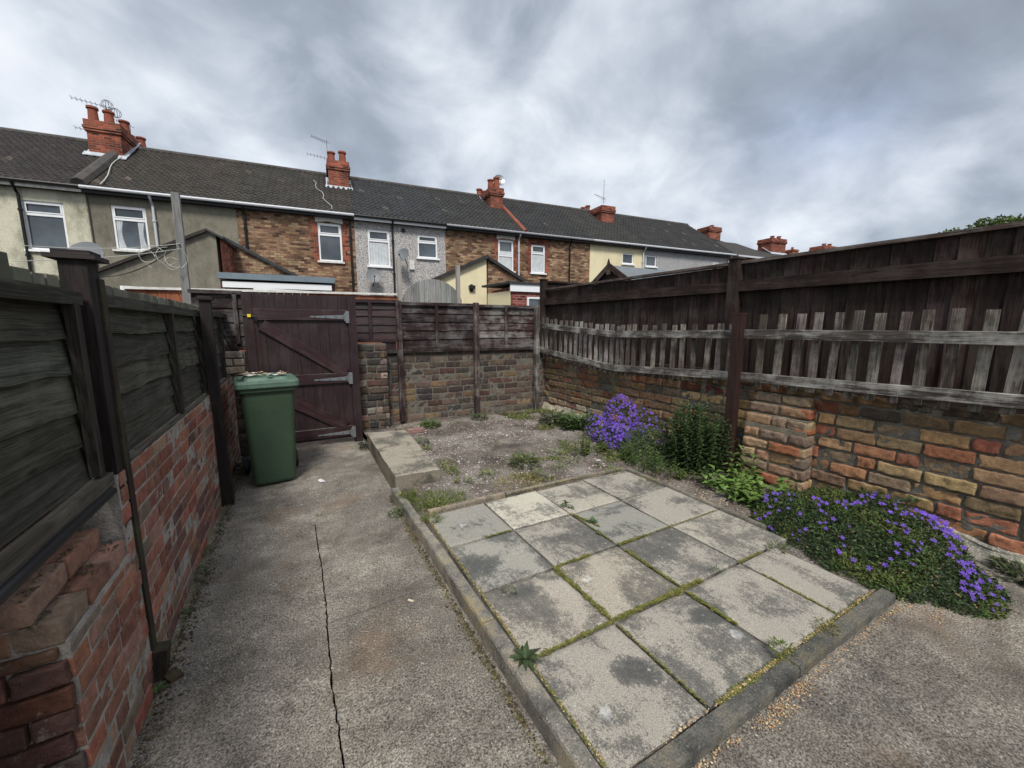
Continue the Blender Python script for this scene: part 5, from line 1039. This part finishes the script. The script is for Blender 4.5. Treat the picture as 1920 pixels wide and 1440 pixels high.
# ================================================================== TREE BEHIND THE FENCE
def tree():
    dv = pixdir(1850, 470); k = 24 / math.hypot(dv.x, dv.y); c = Vector((dv.x * k, dv.y * k, H + dv.z * k - .5)); t = thing('tree', 'green leafy tree crown rising above the tall fence at far right', 'tree', (c.x, c.y, 0))
    m = MB(); m.tube([(c.x, c.y, 0), (c.x + .1, c.y, 1.5), (c.x, c.y + .1, 3), (c.x, c.y, c.z)], [.25, .2, .17, .08], 8)
    for a in range(6): m.tube([(c.x, c.y, 2.5), (c.x + math.cos(a) * 1.4, c.y + math.sin(a) * 1.4, c.z)], [.09, .03], 6)
    m.build('trunk', M_postL, t); m = MB()
    n = 0
    while n < 30000:
        p = Vector((rv(-1, 1), rv(-1, 1), rv(-.6, 1))); l = p.length
        if l > .92 + .22 * mn.noise(p * 2.6) or l < .45: continue
        q = c + Vector((p.x * 2.3, p.y * 2.3, p.z * 1.6)); f = mn.noise(q * 1.9)
        if f < -.28: continue
        n += 1; cc = (.12, .165, .045) if f > .05 else (.075, .11, .032)
        m.leaf(q, p + Vector((rv(-.9, .9), rv(-.9, .9), rv(-.6, .6))), Vector((rv(-1, 1), rv(-1, 1), 1)), rv(.08, .15), .07, tint(cc, .35))
    m.build('crown', M_leaf, t)
tree()

# ================================================================== PLANTS
def petalflower(r=.02):
    m = MB(); c = (.17, .08, .50)
    for k in range(5):
        a = k * 2 * math.pi / 5; d = Vector((math.cos(a), math.sin(a), 0)); s = Vector((-d.y, d.x, 0)); o = Vector((0, 0, 0)); b = d * r * .12 + Vector((0, 0, -.25 * r))
        q = [b - s * r * .14, b + s * r * .14, d * r * .5 + s * r * .27, d * r + Vector((0, 0, .12 * r)), d * r * .5 - s * r * .27]; m.face([q[0], q[1], q[2], q[4]], c); m.face([q[4], q[2], q[3]], tuple(x * 1.15 for x in c))
    m.tube([(0, 0, -.5 * r), (0, 0, .15 * r)], [.16 * r, .05 * r], 5, (.45, .45, .62)); return m
FM = petalflower().build('flower', M_petal); FMESH = FM.data; bpy.data.objects.remove(FM)
def put_flowers(par, pts, nind=100):
    # the nearest ones as separate children, the rest as one mass
    pts.sort(key=lambda p: p[0].length); off = WORLD[par.name]
    for (p, n, sc) in pts[:nind]:
        o = bpy.data.objects.new('flower', FMESH); S.collection.objects.link(o); o.parent = par; o.location = p - off; q = Vector(n).to_track_quat('Z', 'Y'); e = q.to_euler(); o.rotation_euler = e; o.scale = (sc,) * 3
    rest = pts[nind:]
    if rest:
        m = MB(); b = petalflower()
        for (p, n, sc) in rest:
            q = Vector(n).to_track_quat('Z', 'Y').to_matrix() @ Matrix.Rotation(rv(0, 6), 3, 'Z'); base = len(m.v); m.v += [tuple(p + q @ (Vector(v) * sc)) for v in b.v]; k = rv(.8, 1.3)
            m.f += [tuple(base + i for i in f) for f in b.f]; m.uv += b.uv; m.c += [tuple(x * k for x in c) for c in b.c]
        m.build('flowers', M_petal, par, kind='stuff')
# big low bellflower clump: an arched mound from the slab edge to beyond the front kerb
t = thing('bellflower_clump', 'large low dark green mound dotted with violet star flowers, spilling over the front kerb', 'flower clump', (3.4, 1.05, 0))
def mound(x, y):
    # distance along a bent spine
    best = 0
    for (cx0, cy0, r, hh) in BUMP:
        q = ((x - cx0) ** 2 + (y - cy0) ** 2) / r ** 2
        if q < 1: best = max(best, hh * (1 - q) ** .55)
    return best
BUMP = [(3.33, 1.50, .28, .24), (3.22, 1.28, .30, .27), (3.50, 1.30, .33, .30), (3.30, 1.05, .36, .31), (3.54, 1.10, .28, .36), (3.22, .82, .30, .26), (3.42, .84, .28, .32), (3.18, .62, .22, .15), (3.32, .62, .2, .15), (3.05, 1.05, .22, .14), (2.98, .80, .16, .1), (3.12, 1.52, .16, .13)]
m = MB(); mg = MB(); fl_pts = []
cnt = 0
while cnt < 26000:
    x, y = rv(2.75, 3.88), rv(.3, 1.85); h = mound(x, y)
    if h <= .005: continue
    cnt += 1; f = rv(.1, 1) ** .5; z = .03 + h * f + .02 * mn.noise(Vector((x * 9, y * 9, 0))); e = .02; nrm = Vector((mound(x - e, y) - mound(x + e, y), mound(x, y - e) - mound(x, y + e), .05)).normalized()
    cl = mn.noise(Vector((x * 6, y * 6, 3))); base = (.036, .062, .02) if cl < .0 else (.055, .09, .022)
    if random.random() < .025: base = (.2, .15, .07)
    if cl > .3: base = (.085, .11, .025)
    d = nrm * .4 + Vector((rv(-1, 1), rv(-1, 1), rv(-.2, .8))); m.leaf((x, y, z), d, nrm + Vector((rv(-.5, .5), rv(-.5, .5), 0)), rv(.010, .034), rv(.006, .015), tint(base, .45, .1))
m.build('foliage', M_leaf, t)
m = MB()
for _ in range(160):
    x, y = rv(2.8, 3.8), rv(.35, 1.75); h = mound(x, y)
    if h > .04: p = Vector((x, y, .02)); m.tube([p, Vector((x + rv(-.03, .03), y + rv(-.03, .03), h * .7)), Vector((x + rv(-.07, .07), y + rv(-.07, .07), h + rv(.01, .06)))], .0015, 4, (1.4, 1.4, 1.2))
m.build('stems', M_stem, t, kind='stuff')
def fscore(x, y):       # flowers gather at the rim and along the wall side
    return .25
cl_f = [(1760, 985, 22), (1700, 965, 10), (1740, 950, 12), (1735, 975, 8), (1440, 985, 14), (1450, 940, 10), (1600, 950, 7), (1640, 940, 8), (1850, 1110, 12), (1820, 1075, 10), (1850, 1140, 10), (1480, 1020, 6), (1780, 1040, 8), (1700, 1040, 7), (1550, 990, 5), (1600, 1040, 4), (1660, 1060, 4), (1560, 1090, 4), (1680, 1000, 5), (1770, 1000, 10), (1840, 1060, 5), (1540, 955, 5), (1480, 930, 4), (1640, 1120, 2), (1750, 1155, 3), (1830, 1125, 8)]
for (px, py, n) in cl_f:
    # find where the ray meets the mound
    d = pixdir(px, py); o = Vector((0, 0, H)); hit = None
    for k in range(400):
        p = o + d * (1.5 + k * .01)
        if p.z < .03 + mound(p.x, p.y): hit = p; break
        if p.z < 0 or p.x > 3.84: break
    if hit is None: continue
    for _ in range(int(n * 1.25)):
        x, y = hit.x + random.gauss(0, .05), hit.y + random.gauss(0, .055); x = min(x, 3.86); h = mound(x, y)
        if h < .03: continue
        fl_pts.append((Vector((x, y, .045 + h + rv(0, .02))), Vector((rv(-.8, .2), rv(-.9, .1), rv(.5, 1))), rv(.6, .92)))
put_flowers(t, fl_pts)
# tall violet clump against the wall
t = thing('bellflower_clump', 'upright clump packed with violet star flowers against the brick wall left of the dark bush', 'flower clump', (3.55, 3.55, .05))
m = MB(); pts = []
lob = [(3.60, 3.62, .34, .27, .36), (3.45, 3.85, .22, .22, .2), (3.66, 3.30, .33, .20, .24), (3.42, 3.52, .17, .24, .20), (3.62, 3.42, .15, .22, .22), (3.5, 3.72, .1, .22, .16)]
for (x0, y0, z0, r, hz) in lob:
    for _ in range(1600):
        d = Vector((random.gauss(0, 1), random.gauss(0, 1), random.gauss(0, 1))).normalized(); p = Vector((x0 + d.x * r * .7, y0 + d.y * r, z0 + d.z * hz * rv(.5, 1)))
        if p.z < .04 or p.x > 3.88: continue
        m.leaf(p, d + Vector((rv(-1, 1), rv(-1, 1), rv(-.5, 1))), d, rv(.012, .03), rv(.008, .014), tint((.06, .085, .03), .4))
    n = {0: 330, 1: 150, 2: 50, 3: 210, 4: 50, 5: 120}[lob.index((x0, y0, z0, r, hz))]
    for _ in range(n):
        d = Vector((-abs(random.gauss(0, 1)), random.gauss(0, 1) - .3, random.gauss(0, 1) + .4)).normalized(); p = Vector((x0 + d.x * r * .75, y0 + d.y * r, max(.06, z0 + d.z * hz))); 
        if p.x < 3.88: pts.append((p + d * .012, d + Vector((rv(-.4, .4), rv(-.4, .4), .3)), rv(.8, 1.15)))
m.build('foliage', M_leaf, t); put_flowers(t, pts)
# sprawling lower bellflower between the two
t = thing('bellflower_clump', 'looser green clump with few pale violet flowers at the foot of the dark bush', 'flower clump', (3.5, 3.05, .05)); m = MB(); pts = []
for _ in range(3800):
    a = rv(0, 6.28); r = rv(0, 1) ** .5; x = 3.50 + math.cos(a) * r * .30; y = 3.08 + math.sin(a) * r * .42; h = .34 * (1 - r * r) ** .5; z = .07 + h * rv(.1, 1); m.leaf((x, y, z), (rv(-1, 1), rv(-1, 1), rv(0, 1.2)), (rv(-1, 0), rv(-1, 0), 1), rv(.02, .04), rv(.008, .014), tint((.055, .085, .03), .4))
for _ in range(40):
    a = rv(0, 6.28); r = rv(0, 1) ** .5; x = 3.48 + math.cos(a) * r * .28; y = 3.12 + math.sin(a) * r * .4; pts.append((Vector((x, y, .09 + .36 * (1 - r * r) ** .5)), Vector((rv(-1, 0), rv(-1, 0), .7)), rv(.6, .9)))
m.build('foliage', M_leaf, t); put_flowers(t, pts)
# stemmed plant: many upright stems clothed with narrow leaves
def stemplant(mb, ms, x, y, z, h, lean, ll, lw, col, dens=70, droop=.35, tip=True, spread=1.):
    a = rv(0, 6.28); top = Vector((x + lean[0], y + lean[1], z + h)); b = Vector((x, y, z)); mid = b.lerp(top, .5) + Vector((rv(-.01, .01), rv(-.01, .01), 0)); ms.tube([b, mid, top], [.004, .003, .0015], 5)
    n = int(h * dens) + 3
    for k in range(n):
        t = (k + .5) / n; p = b.lerp(mid, t * 2) if t < .5 else mid.lerp(top, t * 2 - 1); a += 2.4; l = ll * (1.05 - .5 * t) * rv(.8, 1.2); mb.leaf(p, (math.cos(a) * spread, math.sin(a) * spread, .55 + (.6 if t > .85 else 0)), (0, 0, 1), l, lw * rv(.8, 1.2), tint(col, .3, .08), droop)
t = thing('leafy_bush', 'dark green upright bush of narrow leaves next to the thick brown post', 'bush', (3.55, 2.55, .08)); m = MB(); ms = MB()
for _ in range(105):
    a = rv(0, 6.28); r = rv(0, 1) ** .5 * rv(.8, 1.15); x = 3.56 + math.cos(a) * r * .17; y = 2.56 + math.sin(a) * r * .22; stemplant(m, ms, x, y, .08, (.66 - .2 * r * r) * rv(.7, 1.14), (math.cos(a) * r * .10, math.sin(a) * r * .12), .085, .021, (.055, .095, .036), 85)
m.build('foliage', M_leaf, t); ms.build('stems', M_stem, t, kind='stuff')
# broad leafed plant by the post
t = thing('leafy_plant', 'bright green broad leafed plant between the thick brown post and the large flower mound', 'plant', (3.42, 1.9, .05)); m = MB(); ms = MB()
for _ in range(42):
    a = rv(0, 6.28); r = rv(0, 1) ** .5; x = 3.42 + math.cos(a) * r * .25; y = 1.88 + math.sin(a) * r * .27; stemplant(m, ms, x, y, .06, rv(.08, .24) * (1.1 - .4 * r), (math.cos(a) * r * .1, math.sin(a) * r * .1), .12, .052, (.13, .21, .05), 44, .4)
for (x, y, hh) in ((3.62, 2.08, .38), (3.66, 2.0, .3), (3.58, 2.14, .3)): stemplant(m, ms, x, y, .06, hh, (-.03, 0), .12, .04, (.12, .2, .05), 40, .4)
m.build('foliage', M_leaf, t); ms.build('stems', M_stem, t, kind='stuff')
# weeds
def weed(px, py, label, kind='tuft', size=.06, z=.07, col=(.08, .12, .03), n=None, name='weed', group='small weeds', xy=None, el=1.):
    x, y = xy if xy else G(px, py, z); t = thing(name, label, 'weed' if name == 'weed' else 'grass', (x, y, z), group); m = MB(); ms = MB()
    if kind == 'tuft':
        for _ in range(n or 60):
            a = rv(0, 6.28); r = rv(0, 1) ** .5; p = (x + math.cos(a) * r * size * el, y + math.sin(a) * r * size, z + rv(-.005, .03) * size / .06); m.leaf(p, (math.cos(a) + rv(-.5, .5), math.sin(a) + rv(-.5, .5), rv(.2, 1.2)), (0, 0, 1), size * rv(.3, .6), size * rv(.12, .2), tint(col, .4, .1))
    elif kind == 'ros':
        for k in range(n or 12): a = k * 2.4; m.leaf((x, y, z), (math.cos(a), math.sin(a), rv(.15, .9)), (0, 0, 1), size * rv(.7, 1.2), size * .36, tint(col, .35), .3)
    elif kind == 'grass':
        for _ in range(n or 120): a = rv(0, 6.28); r = rv(0, 1) ** .5; m.leaf((x + math.cos(a) * r * size * el, y + math.sin(a) * r * size, z - .01), (math.cos(a) * .7 + rv(-.5, .5), math.sin(a) * .7 + rv(-.5, .5), rv(.4, 1.3)), (rv(-1, 1), rv(-1, 1), .5), rv(.03, .09), rv(.0025, .005), tint(col, .4, .12), .3)
    else:
        for _ in range(n or 5): a = rv(0, 6.28); r = rv(0, 1) * size * (1.5 if el < 5 else 1); hh = size * (rv(.4, 1.9) if el < 5 else 2.2) * el; stemplant(m, ms, x + math.cos(a) * r, y + math.sin(a) * r, z - .01, hh, (rv(-.5, .5) * min(hh, .1), rv(-.5, .5) * min(hh, .1)), rv(.04, .075), rv(.012, .02), tint(col, .3), 75, .35)
        ms.build('stems', M_stem, t, kind='stuff')
    m.build('leaves', M_leaf, t)
GR = (.12, .155, .03)
weed(815, 940, 'bright green grass tuft beside the raised concrete block', 'grass', .20, .07, GR, 900, 'grass_tuft', 'grass tufts', el=1.3)
weed(808, 975, 'small yellow green grass tuft on the corner of the white-blotched slab', 'grass', .06, .09, GR, 160, 'grass_tuft', 'grass tufts')
weed(765, 928, 'mossy grass tuft overhanging the kerb by the concrete block', 'grass', .06, .1, GR, 160, 'grass_tuft', 'grass tufts')
weed(970, 905, 'dry yellow grass patch behind the palest slab', 'grass', .16, .07, (.3, .24, .09), 420, 'grass_tuft', 'grass tufts', el=1.5)
weed(940, 880, 'thin green grass patch in the middle of the gravel bed', 'grass', .16, .08, (.13, .14, .05), 200, 'grass_tuft', 'grass tufts', el=1.4)
weed(985, 870, 'sparse weedy patch right of centre in the gravel bed', 'tuft', .15, .08, (.1, .12, .04), 160)
weed(742, 965, 'round leaved weed at the foot of the kerb beside the path', 'tuft', .06, .01, (.07, .11, .035), 90)
weed(800, 1000, 'little weed in the angle of path and kerb below the white-blotched slab', 'tuft', .03, .01, (.06, .09, .03), 40)
weed(985, 1235, 'dark leafy weed growing through the near pebbly kerb', 'ros', .075, .1, (.045, .07, .025), 16)
weed(955, 1110, 'tiny ragged weed at the end of a slab joint near the left kerb', 'tuft', .04, .09, (.08, .11, .035), 40)
weed(1062, 948, 'small upright weed in the joint in front of the back row', 'stem', .035, .09, (.07, .12, .04), 3)
weed(1112, 978, 'weed in the joint at the corner of the dark speckled slab', 'ros', .05, .09, (.06, .11, .035), 12)
weed(1122, 1000, 'pale weed in the joint just in front of the corner weed', 'ros', .035, .09, (.1, .14, .04), 9)
weed(1455, 1030, 'ragged weed where the flower mound meets the slabs', 'tuft', .06, .09, (.08, .11, .035), 70)
weed(1345, 1072, 'small weed tuft in the middle joint right of the white-splashed slab', 'tuft', .035, .09, (.07, .1, .03), 40)
weed(1465, 1222, 'weed sprouting from the mossy joint at the front kerb', 'tuft', .05, .1, (.1, .13, .03), 70)
weed(1550, 1178, 'yellowing weed at the front kerb joint nearer the flowers', 'tuft', .045, .1, (.13, .14, .04), 60)
weed(1412, 1345, 'bright round leaved weed at the foot of the front kerb', 'ros', .05, .01, (.09, .16, .035), 14)
weed(1475, 1310, 'clover like weed among chaff below the front kerb', 'tuft', .045, .01, (.09, .13, .04), 50)
weed(1345, 1400, 'lowest small weed under the front kerb near the corner', 'ros', .04, .01, (.1, .14, .04), 9)
weed(1525, 1250, 'tiny weed tucked under the middle of the front kerb', 'ros', .03, .02, (.09, .14, .035), 8)
weed(1085, 800, 'leafy green weed patch left of the upright violet clump', 'tuft', .24, .09, (.085, .13, .05), 520)
weed(1040, 790, 'low weeds in the corner between back wall and right wall', 'tuft', .20, .09, (.07, .09, .045), 200)
weed(808, 800, 'green weed at the foot of the back wall behind the concrete block', 'tuft', .13, .08, (.08, .12, .04), 170)
weed(790, 832, 'weed hugging the right edge of the concrete block', 'tuft', .09, .08, (.075, .11, .045), 90)
weed(900, 785, 'weeds at the foot of the middle back fence post', 'tuft', .12, .08, (.09, .11, .045), 130)
weed(940, 775, 'faint weeds along the back wall between the posts', 'tuft', .10, .08, (.09, .11, .05), 70)
weed(1100, 850, 'yellow green sprawling weeds in front of the upright violet clump', 'stem', .13, .08, (.13, .17, .045), 26)
weed(1130, 845, 'upright yellow green weed just below the violet flowers', 'stem', .07, .08, (.12, .14, .035), 9, el=1.3)
weed(1175, 860, 'leafy weeds at the front edge of the flower bed', 'stem', .13, .09, (.10, .15, .045), 22)
weed(1225, 880, 'green weeds in the bed left of the dark bush', 'stem', .13, .09, (.09, .14, .04), 22)
weed(1275, 895, 'pale tipped weeds in front of the dark bush', 'stem', .08, .09, (.1, .14, .035), 12)
weed(1325, 905, 'weeds at the right front foot of the dark bush', 'stem', .07, .09, (.08, .12, .035), 9)
weed(1215, 905, 'thin grass blades at the back corner of the patio', 'grass', .08, .09, (.12, .15, .04), 60, 'grass_tuft', 'grass tufts')
weed(690, 838, 'dark ivy like weeds at the foot of the gate hinge post', 'tuft', .10, .02, (.035, .05, .03), 140)
weed(450, 880, 'dark weeds between the bin and the left post', 'tuft', .13, .02, (.03, .04, .022), 180)
weed(338, 1085, 'green weed where the left wall meets the path, nearer the camera', 'tuft', .06, .01, (.06, .1, .03), 70, xy=(-.615, 2.95))
weed(0, 0, 'green weed where the left wall meets the path, farther away', 'tuft', .05, .01, (.06, .1, .03), 60, xy=(-.615, 3.25))
weed(0, 0, 'weed at the foot of the red wall close to the thin mossy strip', 'tuft', .04, .01, (.06, .1, .03), 50, xy=(-.61, 2.55))
weed(295, 1295, 'small bright weed at the foot of the broken post strip', 'ros', .04, .01, (.07, .12, .04), 9)
weed(1890, 1065, 'bushy green weed at the base of the wall right of the flower mound', 'tuft', .13, .03, (.055, .075, .03), 260, xy=(3.78, .42))
weed(0, 0, 'weed growing from the wall just above the flower mound', 'ros', .09, .3, (.06, .1, .035), 8, xy=(3.86, .98))
weed(0, 0, 'tall green shoot climbing the wall above the violet clump', 'stem', .012, .45, (.09, .13, .03), 2, xy=(3.82, 4.02), el=26)
weed(515, 985, 'scrap of moss and weed on the path joint', 'tuft', .03, .01, (.07, .09, .03), 30, xy=G(600, 968))

for k, (px, py, lb) in enumerate([(870, 905, 'yellowish weed sprig nearest the raised concrete block in the bed'), (912, 893, 'weed sprig just behind the dry grass patch'), (1050, 880, 'weed sprig between the gravel and the back corner of the patio'), (1040, 850, 'leafy weed sprig in the open gravel left of the violet clump'), (1075, 868, 'larger yellow green weed at the gravel edge below the violet clump'), (1010, 893, 'little weed behind the edging strip near the palest slab'), (1150, 885, 'weed sprig between patio corner and flower bed')]):
    weed(px, py, lb, 'tuft', .08, .08, (.13, .17, .05), 60)
m = MB(); k = 0
while k < 9000:
    x, y = rv(.85, 3.85), rv(2.98, 5.9)
    if (x < 1.28 and y > 3.5): continue
    f = mn.noise(Vector((x * 2.6, y * 2.6, 21))) + .35 * max(0, x - 2.3) + .25 * max(0, 3.7 - y) + (.25 if y > 5.6 else 0) - .42
    if f < rv(0, .35): continue
    k += 1; a = rv(0, 6.28); m.leaf((x, y, bz(x, y)), (math.cos(a), math.sin(a), rv(.1, 1.1)), (0, 0, 1), rv(.02, .06), rv(.006, .017), tint(random.choice([(.12, .17, .045), (.16, .2, .05), (.08, .11, .04), (.24, .2, .09)]), .3))
m.build('ground_cover', M_leaf, kind='stuff', label='low scattered weed leaves creeping over the gravel bed', category='ground cover')
# ------------------------------------------------------------------ moss in joints, pebbles, chaff
m = MB()
def mossline(x0, y0, x1, y1, w, n, zc=.088):
    L = math.hypot(x1 - x0, y1 - y0)
    for _ in range(n):
        t = rv(0, 1); ww = w * max(.15, .5 + mn.noise(Vector((x0 + t * L * 7, y0 + t * 7, 0)))); nx, ny = -(y1 - y0) / L, (x1 - x0) / L; o = random.gauss(0, .4) * ww; p = (x0 + (x1 - x0) * t + nx * o, y0 + (y1 - y0) * t + ny * o, zc - .004)
        a = rv(0, 6.28); m.leaf(p, (math.cos(a), math.sin(a), rv(.1, 1.)), (0, 0, 1), rv(.006, .014), rv(.004, .008), tint(random.choice([(.13, .15, .03), (.19, .19, .045), (.25, .2, .07), (.1, .13, .025)]), .3))
mossline(1.32, 1.36, 1.32, 1.86, .03, 1500); mossline(1.32, 1.34, 1.84, 1.33, .03, 2000); mossline(1.84, 1.34, 2.0, 1.33, .028, 700); mossline(1.835, 1.30, 1.84, 1.02, .028, 900); mossline(1.84, 1.36, 1.845, 1.78, .022, 900)
mossline(.85, 1.335, 1.32, 1.335, .02, 900); mossline(1.84, 1.85, 2.1, 1.85, .03, 700); mossline(1.35, 1.85, 1.6, 1.85, .028, 500); mossline(1.36, .797, 1.9, .797, .028, 1700, .098); mossline(1.84, 2.37, 1.9, 2.1, .03, 500); mossline(1.1, 2.37, 1.3, 2.37, .02, 300); mossline(2.35, 1.33, 2.6, 1.33, .015, 300)
mossline(2.0, .797, 2.7, .797, .014, 900, .098); mossline(.82, .83, .82, 2.9, .012, 1200, .095); mossline(1.55, 2.92, 2.6, 2.92, .03, 500, .095); mossline(2.36, .82, 2.37, 1.2, .014, 400); mossline(1.32, .82, 1.32, 1.3, .01, 250); mossline(2.1, 1.85, 2.9, 1.85, .01, 400); mossline(1.84, 1.9, 1.84, 2.3, .012, 300)
mossline(.69, 1.0, .68, 3.4, .02, 500, .006); mossline(-.61, 1.9, -.61, 5, .03, 900, .006)
m.build('joint_moss', M_leaf, kind='stuff', label='yellow green moss filling the joints between the slabs', category='moss')
def scatter(name, n, fn, cols, smin, smax, label, cat, mat=M_stone, flat=.6):
    m = MB()
    for _ in range(n):
        r = fn()
        if r is None: continue
        x, y, z = r; s = smin * (smax / smin) ** (rv(0, 1) ** 2.2); c = tint(random.choice(cols), .25); a = rv(0, 6.28); b = len(m.v); e = rv(.6, 1.); ca, sa = math.cos(a), math.sin(a)
        for (u, v, w) in ((1, 0, 0), (.2, .9, .1), (-.9, .4, 0), (-.5, -.8, .05), (.5, -.75, 0), (0.1, .05, flat), (-.3, .2, flat * .8)):
            u, v = u * s * rv(.8, 1.1), v * s * e * rv(.8, 1.1); m.v.append((x + u * ca - v * sa, y + u * sa + v * ca, z + w * s - .001))
        for f in ((0, 1, 5), (1, 2, 6), (1, 6, 5), (2, 3, 6), (3, 4, 5), (3, 5, 6), (4, 0, 5)): m.f.append(tuple(b + i for i in f)); m.uv.append([(0, 0)] * 3); m.c.append(c)
    m.build(name, mat, kind='stuff', label=label, category=cat)
def bedpt():
    x, y = rv(.85, 3.85), 2.97 + 2.95 * rv(0, 1); 
    if x < 1.26 and y > 3.5: return None
    if mn.noise(Vector((x * 1.6, y * 1.6, 9))) + .25 < rv(-.3, .5): return None
    return (x, y, bz(x, y))
scatter('gravel', 13000, bedpt, [(.42, .38, .34), (.34, .3, .27), (.48, .45, .41), (.24, .2, .17), (.3, .23, .19), (.15, .12, .1)], .005, .018, 'loose pale gravel and rubble over the bare bed', 'gravel')
def bedR():
    x, y = rv(2.99, 3.88), rv(.72, 2.95); return (x, y, bz(x, y))
scatter('bed_gravel', 3000, bedR, [(.4, .33, .24), (.3, .24, .17), (.5, .4, .26), (.16, .12, .09)], .004, .012, 'small stones and dry debris on the narrow flower bed', 'gravel')
def chaff():
    k = random.random()
    if k < .28: x = rv(2.98, 3.2); y = rv(1.6, 2.5); z = bz(x, y)
    elif k < .45: x = rv(1.0, 2.8); y = .715 - abs(random.gauss(0, .02)); z = .052
    elif k < .62: px, py = random.choice([(1470, 1330), (1440, 1350), (1570, 1225), (1500, 1290), (1700, 1135), (1760, 1150)]); x, y = G(px + random.gauss(0, 14), py + random.gauss(0, 10), .05); z = .052
    elif k < .8: x = rv(1.2, 2.9); y = 2.97 + abs(random.gauss(0, .07)); z = bz(x, y)
    elif k < .9: x = .82 + random.gauss(0, .005); y = rv(.85, 2.9); z = .098
    else: x = rv(1.0, 2.75); y = .798 + random.gauss(0, .005); z = .1
    if y < .715 and x < 2.9 and mn.noise(Vector((x * 3, 4, 0))) < -.05 and k < .45: return None
    if .718 < y < .735: return None
    return (x, y, z)
scatter('dry_chaff', 3200, chaff, [(.5, .36, .19), (.42, .27, .15), (.55, .44, .28), (.35, .2, .12)], .003, .007, 'sandy dry petals and chaff along the kerbs and bed', 'debris', flat=.4)
def pathpt():
    if random.random() < .5: x = rv(-.6, .7); y = rv(1., 5.4)
    else: x = rv(.9, 3.8); y = rv(-.1, .66)
    return (x, y, gz(x, y) + (.048 if x > .9 else 0))
scatter('path_grit', 900, pathpt, [(.45, .42, .36), (.3, .26, .2), (.55, .53, .48)], .0025, .006, 'scattered grit lying on the concrete', 'grit')
def wallpt():
    k = random.random()
    if k < .6: return (-.6 + abs(random.gauss(0, .035)), rv(1.6, 5.4), .004)
    return (.71 - abs(random.gauss(0, .02)), rv(1, 3.6), .004)
scatter('dirt_crumbs', 2600, wallpt, [(.05, .04, .03), (.09, .07, .05), (.14, .1, .06), (.07, .065, .03)], .004, .012, 'dark crumbs of soil and moss along the path edges', 'debris')
# single bits on the path
x, y = G(770, 1127); m = MB(); m.box((x, y, .004), (.035, .012, .004), Matrix.Rotation(-.9, 3, 'Z'), (.62, .55, .4)); m.build('wood_chip', M_paper, loc=(x, y, 0), **tg('pale wooden chip lying on the path right of the crack', 'wood chip'))
x, y = G(600, 905); m = MB(); m.grid(lambda a, b: Vector((x + .05 * a - .02 * b, y + .07 * b, .004 + .012 * math.sin(a * 3) * b)), 4, 4, (.6, .6, .6)); m.build('paper_scrap', M_paper, loc=(x, y, 0), **tg('scrap of white paper on the path in front of the bin', 'paper'))
for (px, py, a, lb) in ((697, 1017, .9, 'dark twig on the path beside the kerb'), (676, 1186, -.6, 'short dark twig on the path right of the crack')):
    x, y = G(px, py); m = MB(); m.tube([(x, y, .006), (x + .02 * math.cos(a), y + .02 * math.sin(a), .008), (x + .045 * math.cos(a), y + .04 * math.sin(a), .006)], .002, 5, (.3, .25, .2)); m.build('twig', M_paper, loc=(x, y, 0), **tg(lb, 'twig', 'twigs on the path'))
for (px, py, z, lb) in ((950, 818, .09, 'white stone on the gravel in the middle of the bed'), (1122, 865, .1, 'white stone at the edge of the weeds near the slabs'), (1090, 828, .1, 'flat grey stone left of the upright violet clump')):
    x, y = G(px, py, z); m = MB(); brick(m, Vector((x, y, z + .008)), (.05, .035, .022), Matrix.Rotation(rv(0, 3), 3, 'Z'), (.55, .54, .5), .008, .012, (4, 3, 2)); m.build('stone', M_stone, loc=(x, y, z), smooth=True, **tg(lb, 'stone', 'stones on the bed'))
print('objects', len(bpy.data.objects))
